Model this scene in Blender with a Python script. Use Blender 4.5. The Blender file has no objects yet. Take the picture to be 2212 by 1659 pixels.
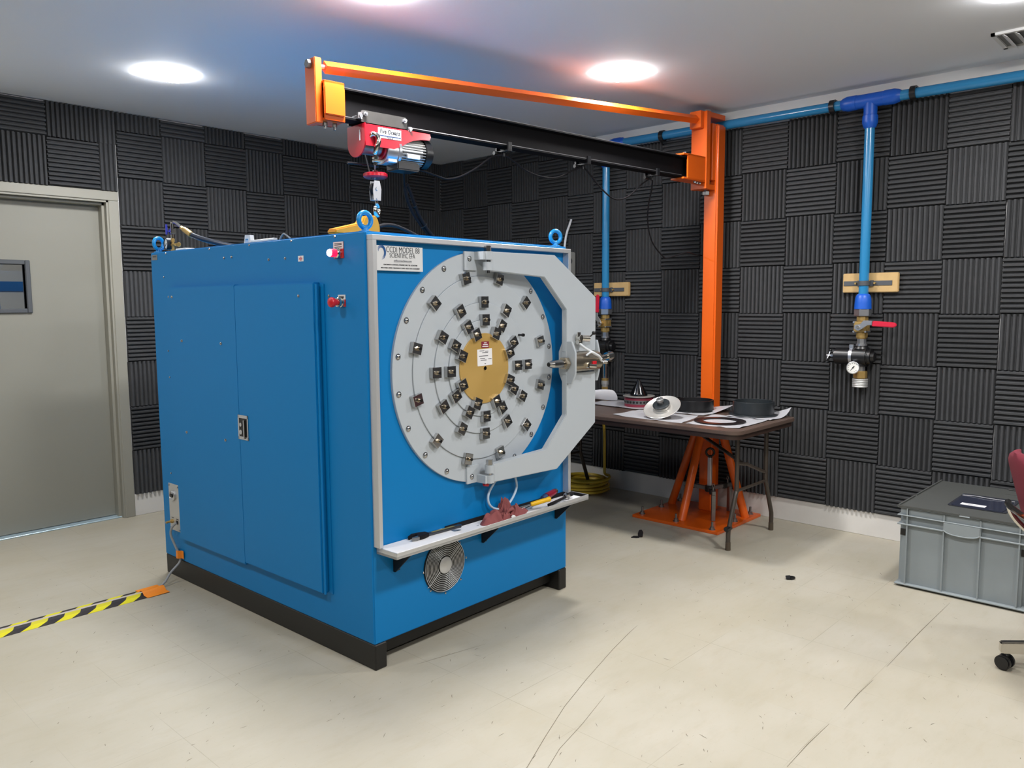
import bpy, bmesh, math, random
from mathutils import Matrix, Vector, Euler
R = math.radians
random.seed(7)
SC = bpy.context.scene
COL = SC.collection
# ---------------------------------------------------------------- camera
CAM_AZ, CAM_PITCH, CAM_ROLL = 0.7530, 0.10178, -0.00612
cd = bpy.data.cameras.new('camera'); cam = bpy.data.objects.new('camera', cd); COL.objects.link(cam)
cd.sensor_fit = 'HORIZONTAL'; cd.sensor_width = 36.0; cd.lens = 36.0 * 1712.1 / 2212.0
cd.clip_start = 0.05; cd.clip_end = 60
fw = Vector((math.cos(CAM_AZ) * math.cos(CAM_PITCH), math.sin(CAM_AZ) * math.cos(CAM_PITCH), -math.sin(CAM_PITCH)))
rt = Vector((math.sin(CAM_AZ), -math.cos(CAM_AZ), 0)); up = rt.cross(fw)
c_, s_ = math.cos(CAM_ROLL), math.sin(CAM_ROLL)
rt2, up2 = c_ * rt + s_ * up, -s_ * rt + c_ * up
m = Matrix((rt2, up2, -fw)).transposed().to_4x4(); m.translation = (0, 0, 1.44)
cam.matrix_world = m
SC.camera = cam
# ---------------------------------------------------------------- world, exposure, lamps outside the frame
w = bpy.data.worlds.new('world'); SC.world = w; w.use_nodes = True
w.node_tree.nodes['Background'].inputs[0].default_value = (0.5, 0.55, 0.6, 1)
w.node_tree.nodes['Background'].inputs[1].default_value = 0.02
vs = SC.view_settings; vs.view_transform = 'Standard'; vs.look = 'None'; vs.gamma = 1.0; vs.exposure = -0.85
vs.use_curve_mapping = False
XC, YC, ZC = 4.983, 5.547, 2.70          # right wall, left wall, ceiling
LAMP_W = 62.0                            # every ceiling lamp of the room
LAMP_COL = (1.0, 0.985, 0.972)
def area(name, loc, size, power, col=LAMP_COL, rot=(0, 0, 0)):
    l = bpy.data.lights.new(name, 'AREA'); l.shape = 'SQUARE'; l.size = size; l.energy = power; l.color = col
    o = bpy.data.objects.new(name, l); COL.objects.link(o); o.location = loc; o.rotation_euler = rot
    return o
for x, y, k in [(0.2, 0.7, .8), (2.0, 0.7, .95), (0.2, 2.65, .6), (0.2, 4.45, .5), (2.0, -1.25, .8), (3.78, -1.25, .8)]:
    area('ceiling_lamp', (x, y, ZC - 0.06), 0.26, LAMP_W * k)
# ---------------------------------------------------------------- helpers
def lin(h):
    h = h.lstrip('#'); v = [int(h[i:i + 2], 16) / 255 for i in (0, 2, 4)]
    return tuple(c / 12.92 if c <= 0.04045 else ((c + 0.055) / 1.055) ** 2.4 for c in v) + (1,)
def mat(name, col, rough=0.5, metal=0.0, bump=0.0, bscale=200, var=0.0, vscale=6, spec=0.5, coat=0.0, emit=None, es=0.0, trans=0.0, aniso=0.0):
    m = bpy.data.materials.new(name); m.use_nodes = True
    nt = m.node_tree; b = nt.nodes['Principled BSDF']
    c = lin(col) if isinstance(col, str) else col
    b.inputs['Base Color'].default_value = c
    b.inputs['Roughness'].default_value = rough; b.inputs['Metallic'].default_value = metal
    b.inputs['Specular IOR Level'].default_value = spec
    if coat: b.inputs['Coat Weight'].default_value = coat; b.inputs['Coat Roughness'].default_value = 0.12
    if aniso: b.inputs['Anisotropic'].default_value = aniso
    if trans: b.inputs['Transmission Weight'].default_value = trans
    if emit: b.inputs['Emission Color'].default_value = lin(emit); b.inputs['Emission Strength'].default_value = es
    tc = nt.nodes.new('ShaderNodeTexCoord')
    if bump:
        n = nt.nodes.new('ShaderNodeTexNoise'); n.inputs['Scale'].default_value = bscale; n.inputs['Detail'].default_value = 3
        bp = nt.nodes.new('ShaderNodeBump'); bp.inputs['Strength'].default_value = bump; bp.inputs['Distance'].default_value = 0.002
        nt.links.new(tc.outputs['Object'], n.inputs['Vector']); nt.links.new(n.outputs['Fac'], bp.inputs['Height'])
        nt.links.new(bp.outputs['Normal'], b.inputs['Normal'])
    if var:
        n = nt.nodes.new('ShaderNodeTexNoise'); n.inputs['Scale'].default_value = vscale; n.inputs['Detail'].default_value = 5
        mx = nt.nodes.new('ShaderNodeMix'); mx.data_type = 'RGBA'
        mx.inputs[6].default_value = tuple(x * (1 - var) for x in c[:3]) + (1,)
        mx.inputs[7].default_value = tuple(min(1, x * (1 + var)) for x in c[:3]) + (1,)
        nt.links.new(tc.outputs['Object'], n.inputs['Vector']); nt.links.new(n.outputs['Fac'], mx.inputs[0]); nt.links.new(mx.outputs[2], b.inputs['Base Color'])
    return m
class MB:
    """collects shapes into one bmesh"""
    def __init__(s): s.bm = bmesh.new()
    def _add(s, geom_bm, T=None):
        if T is not None: geom_bm.transform(T)
        me = bpy.data.meshes.new('tmp'); geom_bm.to_mesh(me); s.bm.from_mesh(me); bpy.data.meshes.remove(me); geom_bm.free()
        return s
    def box(s, x0, x1, y0, y1, z0, z1, bev=0.0, seg=2, T=None):
        b = bmesh.new(); bmesh.ops.create_cube(b, size=1)
        for v in b.verts: v.co = Vector(((x0 + x1) / 2 + v.co.x * (x1 - x0), (y0 + y1) / 2 + v.co.y * (y1 - y0), (z0 + z1) / 2 + v.co.z * (z1 - z0)))
        if bev: bmesh.ops.bevel(b, geom=b.edges[:], offset=bev, segments=seg, affect='EDGES', clamp_overlap=True)
        return s._add(b, T)
    def cyl(s, p0, p1, r, r2=None, seg=24, bev=0.0, caps=True):
        p0, p1 = Vector(p0), Vector(p1); d = p1 - p0; r2 = r if r2 is None else r2
        b = bmesh.new(); bmesh.ops.create_cone(b, cap_ends=caps, segments=seg, radius1=r, radius2=r2, depth=d.length)
        if bev:
            es = [e for e in b.edges if len(e.link_faces) == 2 and any(len(f.verts) > 4 for f in e.link_faces)] if seg > 4 else b.edges[:]
            bmesh.ops.bevel(b, geom=es, offset=bev, segments=2, affect='EDGES', clamp_overlap=True)
        q = Vector((0, 0, 1)).rotation_difference(d.normalized())
        return s._add(b, Matrix.Translation((p0 + p1) / 2) @ q.to_matrix().to_4x4())
    def lathe(s, prof, seg=40, T=None, close=False):
        """prof: list of (r, z); revolved about z"""
        b = bmesh.new(); rings = []
        for r, z in prof:
            if r < 1e-6: rings.append([b.verts.new((0, 0, z))])
            else: rings.append([b.verts.new((r * math.cos(2 * math.pi * k / seg), r * math.sin(2 * math.pi * k / seg), z)) for k in range(seg)])
        pairs = list(zip(rings[:-1], rings[1:])) + ([(rings[-1], rings[0])] if close else [])
        for A, B in pairs:
            for k in range(seg):
                a0, a1 = A[k % len(A)], A[(k + 1) % len(A)]; b0, b1 = B[k % len(B)], B[(k + 1) % len(B)]
                vs_ = []
                for v in (a0, a1, b1, b0):
                    if v not in vs_: vs_.append(v)
                if len(vs_) >= 3:
                    try: b.faces.new(vs_)
                    except ValueError: pass
        bmesh.ops.recalc_face_normals(b, faces=b.faces[:])
        return s._add(b, T)
    def prism(s, poly, h0, h1, T=None, bev=0.0):
        """poly: (x, y) outline, extruded in z from h0 to h1"""
        b = bmesh.new(); vs_ = [b.verts.new((x, y, h0)) for x, y in poly]; f = b.faces.new(vs_)
        r = bmesh.ops.extrude_face_region(b, geom=[f])
        bmesh.ops.translate(b, verts=[v for v in r['geom'] if isinstance(v, bmesh.types.BMVert)], vec=(0, 0, h1 - h0))
        bmesh.ops.recalc_face_normals(b, faces=b.faces[:])
        if bev: bmesh.ops.bevel(b, geom=b.edges[:], offset=bev, segments=2, affect='EDGES', clamp_overlap=True)
        return s._add(b, T)
    def tube(s, pts, r, seg=10, smooth=0, closed=False, T=None, twist=0.0):
        pts = [Vector(p) for p in pts]
        rad = r if isinstance(r, (list, tuple)) else [r] * len(pts)
        if smooth:
            n = len(pts); out = []; ro = []
            rng = range(n if closed else n - 1)
            for i in rng:
                g = (lambda k: pts[k % n]) if closed else (lambda k: pts[max(0, min(n - 1, k))])
                p0, p1, p2, p3 = g(i - 1), g(i), g(i + 1), g(i + 2)
                for k in range(smooth):
                    t = k / smooth
                    out.append(0.5 * ((2 * p1) + (p2 - p0) * t + (2 * p0 - 5 * p1 + 4 * p2 - p3) * t * t + (3 * p1 - p0 - 3 * p2 + p3) * t ** 3))
                    ro.append(rad[i] * (1 - t) + rad[(i + 1) % n] * t)
            if not closed: out.append(pts[-1]); ro.append(rad[-1])
            pts, rad = out, ro
        n = len(pts); b = bmesh.new(); rings = []; nrm = None
        for i in range(n):
            if closed: d = (pts[(i + 1) % n] - pts[i - 1])
            else: d = pts[min(n - 1, i + 1)] - pts[max(0, i - 1)]
            d.normalize()
            if nrm is None:
                a = Vector((0, 0, 1)) if abs(d.z) < 0.9 else Vector((1, 0, 0))
                nrm = (a - d * a.dot(d)).normalized()
            else:
                nrm = nrm - d * nrm.dot(d); nrm.normalize()
            bi = d.cross(nrm)
            rings.append([b.verts.new(pts[i] + rad[i] * (math.cos(twist + 2 * math.pi * k / seg) * nrm + math.sin(twist + 2 * math.pi * k / seg) * bi)) for k in range(seg)])
        m_ = n if closed else n - 1
        for i in range(m_):
            A, B = rings[i], rings[(i + 1) % n]
            for k in range(seg): b.faces.new((A[k], A[(k + 1) % seg], B[(k + 1) % seg], B[k]))
        if not closed: b.faces.new(rings[0][::-1]); b.faces.new(rings[-1])
        bmesh.ops.recalc_face_normals(b, faces=b.faces[:])
        return s._add(b, T)
    def torus(s, R_, r, T=None, seg=32, rs=12):
        return s.tube([(R_ * math.cos(2 * math.pi * k / seg), R_ * math.sin(2 * math.pi * k / seg), 0) for k in range(seg)], r, rs, closed=True, T=T)
    def ball(s, c, r, seg=16, sc=(1, 1, 1)):
        b = bmesh.new(); bmesh.ops.create_uvsphere(b, u_segments=seg, v_segments=seg // 2 + 2, radius=1)
        return s._add(b, Matrix.Translation(c) @ Matrix.Diagonal((r * sc[0], r * sc[1], r * sc[2], 1)))
    def grid(s, P, thick=0.0, T=None):
        """P: rows of points -> a sheet, optionally given thickness"""
        b = bmesh.new(); V = [[b.verts.new(p) for p in row] for row in P]
        for i in range(len(V) - 1):
            for j in range(len(V[0]) - 1): b.faces.new((V[i][j], V[i + 1][j], V[i + 1][j + 1], V[i][j + 1]))
        bmesh.ops.recalc_face_normals(b, faces=b.faces[:])
        if thick: bmesh.ops.solidify(b, geom=b.faces[:], thickness=thick)
        return s._add(b, T)
    def text(s, txt, size, T, depth=0.0006, width=None, bold=0.0, shear=0.0):
        """letters lie in the local XY plane, origin at their centre"""
        cu = bpy.data.curves.new('t', 'FONT'); cu.body = txt; cu.size = size; cu.extrude = depth; cu.offset = bold; cu.shear = shear
        cu.align_x = 'CENTER'; cu.align_y = 'CENTER'; cu.resolution_u = 3
        o = bpy.data.objects.new('t', cu); COL.objects.link(o)
        bpy.context.view_layer.update()
        me = bpy.data.meshes.new_from_object(o.evaluated_get(bpy.context.evaluated_depsgraph_get()))
        COL.objects.unlink(o); bpy.data.objects.remove(o); bpy.data.curves.remove(cu)
        if width:
            xs = [v.co.x for v in me.vertices]; k = width / (max(xs) - min(xs)); T = T @ Matrix.Diagonal((k, 1, 1, 1))
        me.transform(T); s.bm.from_mesh(me); bpy.data.meshes.remove(me)
        return s
    def mesh(s, name, T=None, angle=35):
        if T is not None: s.bm.transform(T)
        me = bpy.data.meshes.new(name); s.bm.to_mesh(me); s.bm.free()
        me.polygons.foreach_set('use_smooth', [True] * len(me.polygons)); me.set_sharp_from_angle(angle=R(angle)); me.update()
        return me
def rootM(o):
    M = o.matrix_basis.copy()
    while o.parent is not None: o = o.parent; M = o.matrix_basis @ M
    return M
def obj(name, b, m, parent=None, T=None, at=None, label=None, world=False, angle=35):
    """one mesh object. T: design frame -> parent's frame (or world when world=True); at: the object's own local matrix"""
    if world and parent is not None:
        T = rootM(parent).inverted() @ (T if T is not None else Matrix())
    me = b.mesh(name, T, angle) if isinstance(b, MB) else b
    if m is not None and not me.materials:
        me.materials.append(m)
    o = bpy.data.objects.new(name, me); COL.objects.link(o)
    if at is not None: o.matrix_basis = at
    if parent is not None: o.parent = parent
    if label: o['label'] = label
    return o
def thing(name, label, cat, loc=(0, 0, 0), rz=0.0, group=None):
    o = bpy.data.objects.new(name, None); COL.objects.link(o)
    o.empty_display_size = 0.1
    o.matrix_basis = Matrix.Translation(loc) @ Matrix.Rotation(rz, 4, 'Z')
    return tag(o, label, cat, group)
def tag(o, label, cat, group=None):
    o['label'] = label; o['category'] = cat
    if group: o['group'] = group
    return o
def struct(name, b, m, parent=None, T=None):
    o = obj(name, b, m, parent, T)
    if parent is None: o['kind'] = 'structure'
    return o
def centred(name, b, m, label, cat, base, group=None, angle=35):
    """a thing that is one mesh, with its origin at its base"""
    o = obj(name, b, m, None, Matrix.Translation(-Vector(base)), Matrix.Translation(base), angle=angle)
    return tag(o, label, cat, group)
def copytree(o, parent=None):
    c = o.copy(); COL.objects.link(c)
    if parent is not None: c.parent = parent
    for ch in list(o.children): copytree(ch, c)
    return c
TR = Matrix.Translation
def RX(d): return Matrix.Rotation(R(d), 4, 'X')
def RY(d): return Matrix.Rotation(R(d), 4, 'Y')
def RZ(d): return Matrix.Rotation(R(d), 4, 'Z')
def hexpts(r, n=6, ph=0): return [(r * math.cos(ph + 2 * math.pi * k / n), r * math.sin(ph + 2 * math.pi * k / n)) for k in range(n)]
# ---------------------------------------------------------------- materials
M_wall = mat('wall_paint', '#e6e6e4', 0.7, bump=0.1, bscale=300)
M_base = mat('baseboard_paint', '#dcd9d4', 0.55, var=0.06, vscale=9)
M_room = mat('far_wall_foam', '#4b4c4e', 0.95)
M_foam = mat('charcoal_foam', '#454648', 0.95, bump=0.6, bscale=450, var=0.16, vscale=30, spec=0.2)
M_frame = mat('door_frame_paint', '#97958a', 0.45, bump=0.05)
M_door = mat('door_paint', '#8b8a80', 0.5, bump=0.05, var=0.03, vscale=3)
M_winfr = mat('window_frame_grey', '#4c5055', 0.5)
M_glass = mat('glass', (1, 1, 1, 1), 0.0, trans=1.0)
M_alu = mat('brushed_aluminium', '#cfd0d2', 0.40, 0.6, bump=0.1, bscale=80)
M_sat = mat('satin_aluminium', '#c4c4c2', 0.42, 0.55)
M_blue = mat('machine_blue', '#0378ba', 0.5, bump=0.12, bscale=700, spec=0.25)
M_bluebolt = mat('eyebolt_blue', '#1284c4', 0.28, spec=0.5)
M_black = mat('black_paint', '#171614', 0.5)
M_blackpl = mat('black_plastic', '#141416', 0.35)
M_grey = mat('plate_grey', '#b6bdc3', 0.4, bump=0.08, bscale=400)
M_gold = mat('gold_anodised', '#c8a45e', 0.40, 0.30, aniso=0.6)
M_steel = mat('polished_steel', '#b9b9b9', 0.16, 1.0)
M_steelD = mat('dull_steel', '#8f8f8e', 0.4, 0.9, var=0.1)
M_zinc = mat('zinc_plate', '#c9cbd0', 0.28, 0.9)
M_nickel = mat('nickel_brass', '#b5aa98', 0.25, 0.95)
M_brass = mat('brass', '#bb9c60', 0.36, 0.6)
M_white = mat('white_plastic', '#e8e8e6', 0.4)
M_paper = mat('white_paper', '#e9e8ea', 0.7)
M_print = mat('dark_print', '#1d2126', 0.6)
M_prints = mat('grey_print', '#85878c', 0.6)
M_printb = mat('blue_print', '#1f5c9c', 0.6)
M_plate = mat('sign_plate', '#d8d9da', 0.45)
M_red = mat('red_plastic', '#c3202c', 0.35)
M_redlamp = mat('red_lens', '#d0142c', 0.25, emit='#ff0f38', es=5.0)
M_redglow = mat('red_lens_core', '#ffdfe4', 0.25, emit='#ffd8e0', es=16.0)
M_hred = mat('hoist_red', '#ab1024', 0.28, spec=0.5, coat=0.15)
M_orange = mat('crane_orange', '#e2600f', 0.34, spec=0.5, coat=0.15)
M_otape = mat('orange_tape', '#ef8a1d', 0.55)
M_beam = mat('beam_black', '#0f0e10', 0.75, spec=0.12)
M_beamfl = mat('beam_highlight_grey', '#9c9a9c', 0.3, 0.8)  # light grey for the painted highlights on the black beam
M_pipe = mat('pipe_blue', '#2b80b4', 0.22, spec=0.6, var=0.05)
M_fit = mat('fitting_blue', '#1558c0', 0.4)
M_wood = mat('pine_board', '#c2a26e', 0.6, var=0.18, vscale=22)
M_vred = mat('valve_handle_red', '#c8203c', 0.35)
M_brown = mat('table_laminate', '#5a4a42', 0.35, var=0.1, vscale=40)
M_tleg = mat('table_leg_brown', '#3f3730', 0.35, spec=0.5)
M_plast = mat('wrap_plastic', '#bcbcc0', 0.32, var=0.05, vscale=30, bump=0.4, bscale=90)
M_darkring = mat('dark_anodised', '#24292c', 0.38, spec=0.5)
M_dish = mat('aluminium_dish', '#cbc8c2', 0.3, 0.5)
M_trol = mat('trolley_steel', '#605e5c', 0.42, 0.7, var=.15, vscale=30)
M_wrench = mat('wrench_steel', '#55565a', 0.35, 0.8)
M_dred = mat('ring_red', '#84283a', 0.45)
M_crate = mat('crate_grey', '#8b9396', 0.5, var=0.04)
M_lid = mat('crate_lid_grey', '#4b4d4b', 0.55, var=0.1, vscale=14)
M_pouch = mat('pouch_dark', '#35373f', 0.25)
M_fabric = mat('maroon_fabric', '#6b1c2c', 0.95, bump=0.5, bscale=600, var=0.08, vscale=200)
M_chrome = mat('chrome', '#d6d3cc', 0.12, 1.0)
M_yhose = mat('yellow_hose', '#d6b63a', 0.4)
M_yellow = mat('yellow_plastic', '#e8b60e', 0.4)
M_amber = mat('pendant_yellow', '#cf8c18', 0.5)
M_rag = mat('red_rag', '#8e4f4f', 0.95, bump=0.5, bscale=300, var=0.15, vscale=40)
M_scr = mat('clear_red_handle', '#8a1f33', 0.2, spec=0.6)
M_cable = mat('grey_cable', '#96999c', 0.45)
M_rubber = mat('dark_rubber', '#1a181b', 0.75, spec=0.2)
M_tubew = mat('white_tube', '#d8dde2', 0.35)
M_tubeb = mat('pale_blue_tube', '#bfd3e6', 0.3)
M_ptank = mat('dark_hose', '#232c3a', 0.4)
M_dial = mat('dial_white', '#e8e8e4', 0.5)
M_navy = mat('label_navy', '#1f3a66', 0.5)
M_vent = mat('vent_white', '#dfe0e0', 0.5)
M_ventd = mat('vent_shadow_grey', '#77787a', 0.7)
M_lamp = mat('lamp_diffuser', '#ffffff', 0.5, emit='#fffbf4', es=1.0)
M_boxg = mat('enclosure_grey', '#8d8f8c', 0.5)
M_thresh = mat('threshold_daylight', '#c3dae6', 0.3, 0.5)  # pale blue carries the daylight that shows under the door
def floor_material():
    m = bpy.data.materials.new('vinyl_tiles'); m.use_nodes = True; nt = m.node_tree; N = nt.nodes.new; L = nt.links.new
    b = nt.nodes['Principled BSDF']; b.inputs['Roughness'].default_value = 0.42; b.inputs['Specular IOR Level'].default_value = 0.35
    tc = N('ShaderNodeTexCoord'); P = tc.outputs['Object']
    def noise(scale, detail=4, vec=P, rough=0.55):
        n = N('ShaderNodeTexNoise'); n.inputs['Scale'].default_value = scale; n.inputs['Detail'].default_value = detail; n.inputs['Roughness'].default_value = rough
        L(vec, n.inputs['Vector']); return n.outputs['Fac']
    def ramp(f, a, b_):
        r = N('ShaderNodeMapRange'); r.inputs[1].default_value = a; r.inputs[2].default_value = b_; r.clamp = True; L(f, r.inputs[0]); return r.outputs[0]
    def math_(op, a, b_=None):
        n = N('ShaderNodeMath'); n.operation = op
        for i, v in enumerate((a, b_)):
            if v is None: continue
            if isinstance(v, (int, float)): n.inputs[i].default_value = v
            else: L(v, n.inputs[i])
        return n.outputs[0]
    def mix(f, a, b_):
        n = N('ShaderNodeMix'); n.data_type = 'RGBA'
        if isinstance(f, (int, float)): n.inputs[0].default_value = f
        else: L(f, n.inputs[0])
        for i, v in ((6, a), (7, b_)):
            if isinstance(v, tuple): n.inputs[i].default_value = v
            else: L(v, n.inputs[i])
        return n.outputs[2]
    sep = N('ShaderNodeSeparateXYZ'); L(P, sep.inputs[0])
    pitch = 0.3082
    tx = math_('DIVIDE', math_('SUBTRACT', sep.outputs[0], 1.08), pitch); ty = math_('DIVIDE', math_('SUBTRACT', sep.outputs[1], 0.676), pitch)
    def edge(t):
        f = math_('FRACT', math_('ADD', t, 200.0)); return math_('MINIMUM', f, math_('SUBTRACT', 1.0, f))
    d = math_('MINIMUM', edge(tx), edge(ty))
    joint = ramp(d, 0.0055, 0.0015)
    joint = math_('MULTIPLY', joint, ramp(noise(1.7, 3), 0.46, 0.66))
    # each tile its own slight tone
    cmb = N('ShaderNodeCombineXYZ'); L(math_('FLOOR', math_('ADD', tx, 200.0)), cmb.inputs[0]); L(math_('FLOOR', math_('ADD', ty, 200.0)), cmb.inputs[1])
    wn = N('ShaderNodeTexWhiteNoise'); wn.noise_dimensions = '2D'; L(cmb.outputs[0], wn.inputs['Vector'])
    base = mix(ramp(noise(2.1, 5), 0.3, 0.7), lin('#aaa493'), lin('#b4afa2'))
    base = mix(math_('MULTIPLY', wn.outputs['Value'], 0.25), base, lin('#ada48f'))
    # marbled streaks of the vinyl
    mp = N('ShaderNodeMapping'); mp.inputs['Rotation'].default_value = (0, 0, 0.6); mp.inputs['Scale'].default_value = (1.0, 3.2, 1.0); L(P, mp.inputs[0])
    st = ramp(noise(9, 6, mp.outputs[0], 0.65), 0.52, 0.78)
    base = mix(math_('MULTIPLY', st, 0.35), base, lin('#a89d86'))
    dt = ramp(noise(3.3, 7, mp.outputs[0], 0.7), 0.5, 0.8)
    base = mix(math_('MULTIPLY', dt, 0.3), base, lin('#968c76'))
    fl = ramp(noise(55, 2, mp.outputs[0]), 0.70, 0.76)
    base = mix(math_('MULTIPLY', fl, 0.45), base, lin('#7d7360'))
    base = mix(math_('MULTIPLY', joint, 0.5), base, lin('#6d6350'))
    L(base, b.inputs['Base Color'])
    return m
M_floor = floor_material()
M_ceil = mat('ceiling_paint', '#eceff4', 0.75, bump=0.15, bscale=120)
def stripes_material():
    m = bpy.data.materials.new('hazard_stripes'); m.use_nodes = True; nt = m.node_tree; N = nt.nodes.new; L = nt.links.new
    b = nt.nodes['Principled BSDF']; b.inputs['Roughness'].default_value = 0.5
    tc = N('ShaderNodeTexCoord'); sp = N('ShaderNodeSeparateXYZ'); L(tc.outputs['Object'], sp.inputs[0])
    a = N('ShaderNodeMath'); a.operation = 'MULTIPLY_ADD'; L(sp.outputs[1], a.inputs[0]); a.inputs[1].default_value = -1.1; L(sp.outputs[0], a.inputs[2])
    d = N('ShaderNodeMath'); d.operation = 'DIVIDE'; L(a.outputs[0], d.inputs[0]); d.inputs[1].default_value = 0.139
    f = N('ShaderNodeMath'); f.operation = 'FRACT'; ad = N('ShaderNodeMath'); ad.operation = 'ADD'; L(d.outputs[0], ad.inputs[0]); ad.inputs[1].default_value = 50.1; L(ad.outputs[0], f.inputs[0])
    g = N('ShaderNodeMath'); g.operation = 'GREATER_THAN'; L(f.outputs[0], g.inputs[0]); g.inputs[1].default_value = 0.5
    mx = N('ShaderNodeMix'); mx.data_type = 'RGBA'; L(g.outputs[0], mx.inputs[0]); mx.inputs[6].default_value = lin('#d8cf1e'); mx.inputs[7].default_value = lin('#262229')
    L(mx.outputs[2], b.inputs['Base Color'])
    return m
M_haz = stripes_material()
# ================================================================ ROOM
X0, Y0 = -2.6, -2.6
struct('floor', MB().box(X0 - .1, XC + .1, Y0 - .1, YC + 3.2, -.1, 0), M_floor)
struct('ceiling', MB().box(X0 - .1, XC + .1, Y0 - .1, YC + 3.2, ZC, ZC + .1), M_ceil)
struct('wall_right', MB().box(XC, XC + .1, Y0, YC + 3.2, 0, ZC), M_wall)
DX0, DX1, DZ = 1.085, 2.055, 2.128          # opening of the door frame
struct('wall_left', MB().box(X0, DX0, YC, YC + .16, 0, ZC).box(DX1, XC, YC, YC + .16, 0, ZC).box(DX0, DX1, YC, YC + .16, DZ, ZC), M_wall)
struct('wall_back', MB().box(X0 - .1, X0, Y0, YC + 3.2, 0, ZC), M_room)
struct('wall_front', MB().box(X0, XC, Y0 - .1, Y0, 0, ZC), M_room)
struct('wall_corridor', MB().box(X0, XC, YC + 3.1, YC + 3.2, 0, ZC), mat('corridor_paint', '#b9b9b2', 0.8))
struct('trim_3', MB().box(XC - .03, XC, Y0, -.514, .149, 2.58), M_room)
struct('baseboard_right', MB().box(XC - .012, XC, Y0, YC, 0, .149, .002, 1), M_base)
struct('baseboard_left', MB().box(DX1 + .06, XC - .012, YC - .012, YC, 0, .149, .002, 1).box(X0, DX0 - .06, YC - .012, YC, 0, .149, .002, 1), M_base)
# door frame: face, jambs, stop
fb = MB()
for x0, x1 in ((DX0 - .06, DX0 + .004), (DX1 - .004, DX1 + .06)):
    fb.box(x0, x1, YC - .018, YC + .005, 0, DZ - .005, .003, 1)
fb.box(DX0 - .06, DX1 + .06, YC - .018, YC + .005, DZ - .004, DZ + .056, .003, 1)
for s, x in ((1, DX0), (-1, DX1)):
    fb.box(min(x, x + s * .016), max(x, x + s * .016), YC - .01, YC + .16, 0, DZ)
    fb.box(min(x, x + s * .032), max(x, x + s * .032), YC + .03, YC + .088, 0, DZ - .016, .002, 1)
fb.box(DX0, DX1, YC - .01, YC + .16, DZ - .016, DZ)
fb.box(DX0, DX1, YC + .03, YC + .088, DZ - .034, DZ - .016, .002, 1)
struct('trim_1', fb, M_frame)['label'] = 'grey-green steel door frame'
WX0, WX1, WZ0, WZ1 = 1.262, 1.569, 1.424, 1.697
db = MB()
L0, L1, D0, D1 = DX0 + .02, DX1 - .02, YC + .09, YC + .134
db.box(L0, WX0, D0, D1, .012, DZ - .02).box(WX1, L1, D0, D1, .012, DZ - .02).box(WX0, WX1, D0, D1, .012, WZ0).box(WX0, WX1, D0, D1, WZ1, DZ - .02)
door = struct('door_1', db, M_door)
door['label'] = 'grey-green door with a small window'
wf = MB()
for x0, x1, z0, z1 in ((WX0 - .028, WX0, WZ0 - .028, WZ1 + .028), (WX1, WX1 + .028, WZ0 - .028, WZ1 + .028), (WX0, WX1, WZ1, WZ1 + .028), (WX0, WX1, WZ0 - .028, WZ0)):
    wf.box(x0, x1, D0 - .014, D1 + .014, z0, z1, .004, 1)
obj('window_frame', wf, M_winfr, door, label='dark grey window frame')
obj('window_pane', MB().box(WX0, WX1, D0 + .018, D0 + .024, WZ0, WZ1), M_glass, door, label='glass pane')
obj('lever_handle', MB().cyl((L0 + .07, D0, .98), (L0 + .07, D0 - .05, .98), .011).cyl((L0 + .07, D0 - .01, .98), (L0 + .07, D0, .98), .028).tube([(L0 + .07, D0 - .05, .98), (L0 + .19, D0 - .05, .98)], .01), M_zinc, door)
struct('trim_2', MB().box(DX0, DX1, YC + .02, YC + .15, 0, .008, .002, 1), M_thresh)['label'] = 'pale threshold strip painted as daylight under the door'  # bright line of daylight put into the colour of this strip
# room beyond the door: a blue rack with white boxes, lit by its own lamp
area('corridor_lamp', (1.2, YC + 1.3, ZC - .08), 0.5, 60)
rk = thing('storage_rack', 'blue steel rack seen through the window of the door', 'rack', (1.0, YC + 1.15, 0))
for x, y in ((0, 0), (.62, 0), (1.25, 0), (0, .5), (.62, .5), (1.25, .5)):
    obj('upright', MB().box(x, x + .07, y, y + .06, 0, 1.62), mat('rack_blue', '#1f62ae', .5) if 'rack_blue' not in bpy.data.materials else bpy.data.materials['rack_blue'], rk)
obj('shelf', MB().box(-.02, 1.34, 0, .56, 1.55, 1.62).box(-.02, 1.34, 0, .56, .7, .76), bpy.data.materials['rack_blue'], rk)
centred('cardboard_box', MB().box(1.0, 1.5, YC + 1.25, YC + 1.65, 1.622, 1.95, .004, 1), M_white, 'white box on top of the blue rack beyond the door', 'box', (1.25, YC + 1.45, 1.622))
centred('shipping_carton', MB().box(1.05, 1.6, YC + 1.2, YC + 1.6, .762, 1.3, .004, 1), M_dish, 'beige carton on the lower shelf of the blue rack beyond the door', 'box', (1.3, YC + 1.4, .762))
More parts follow.
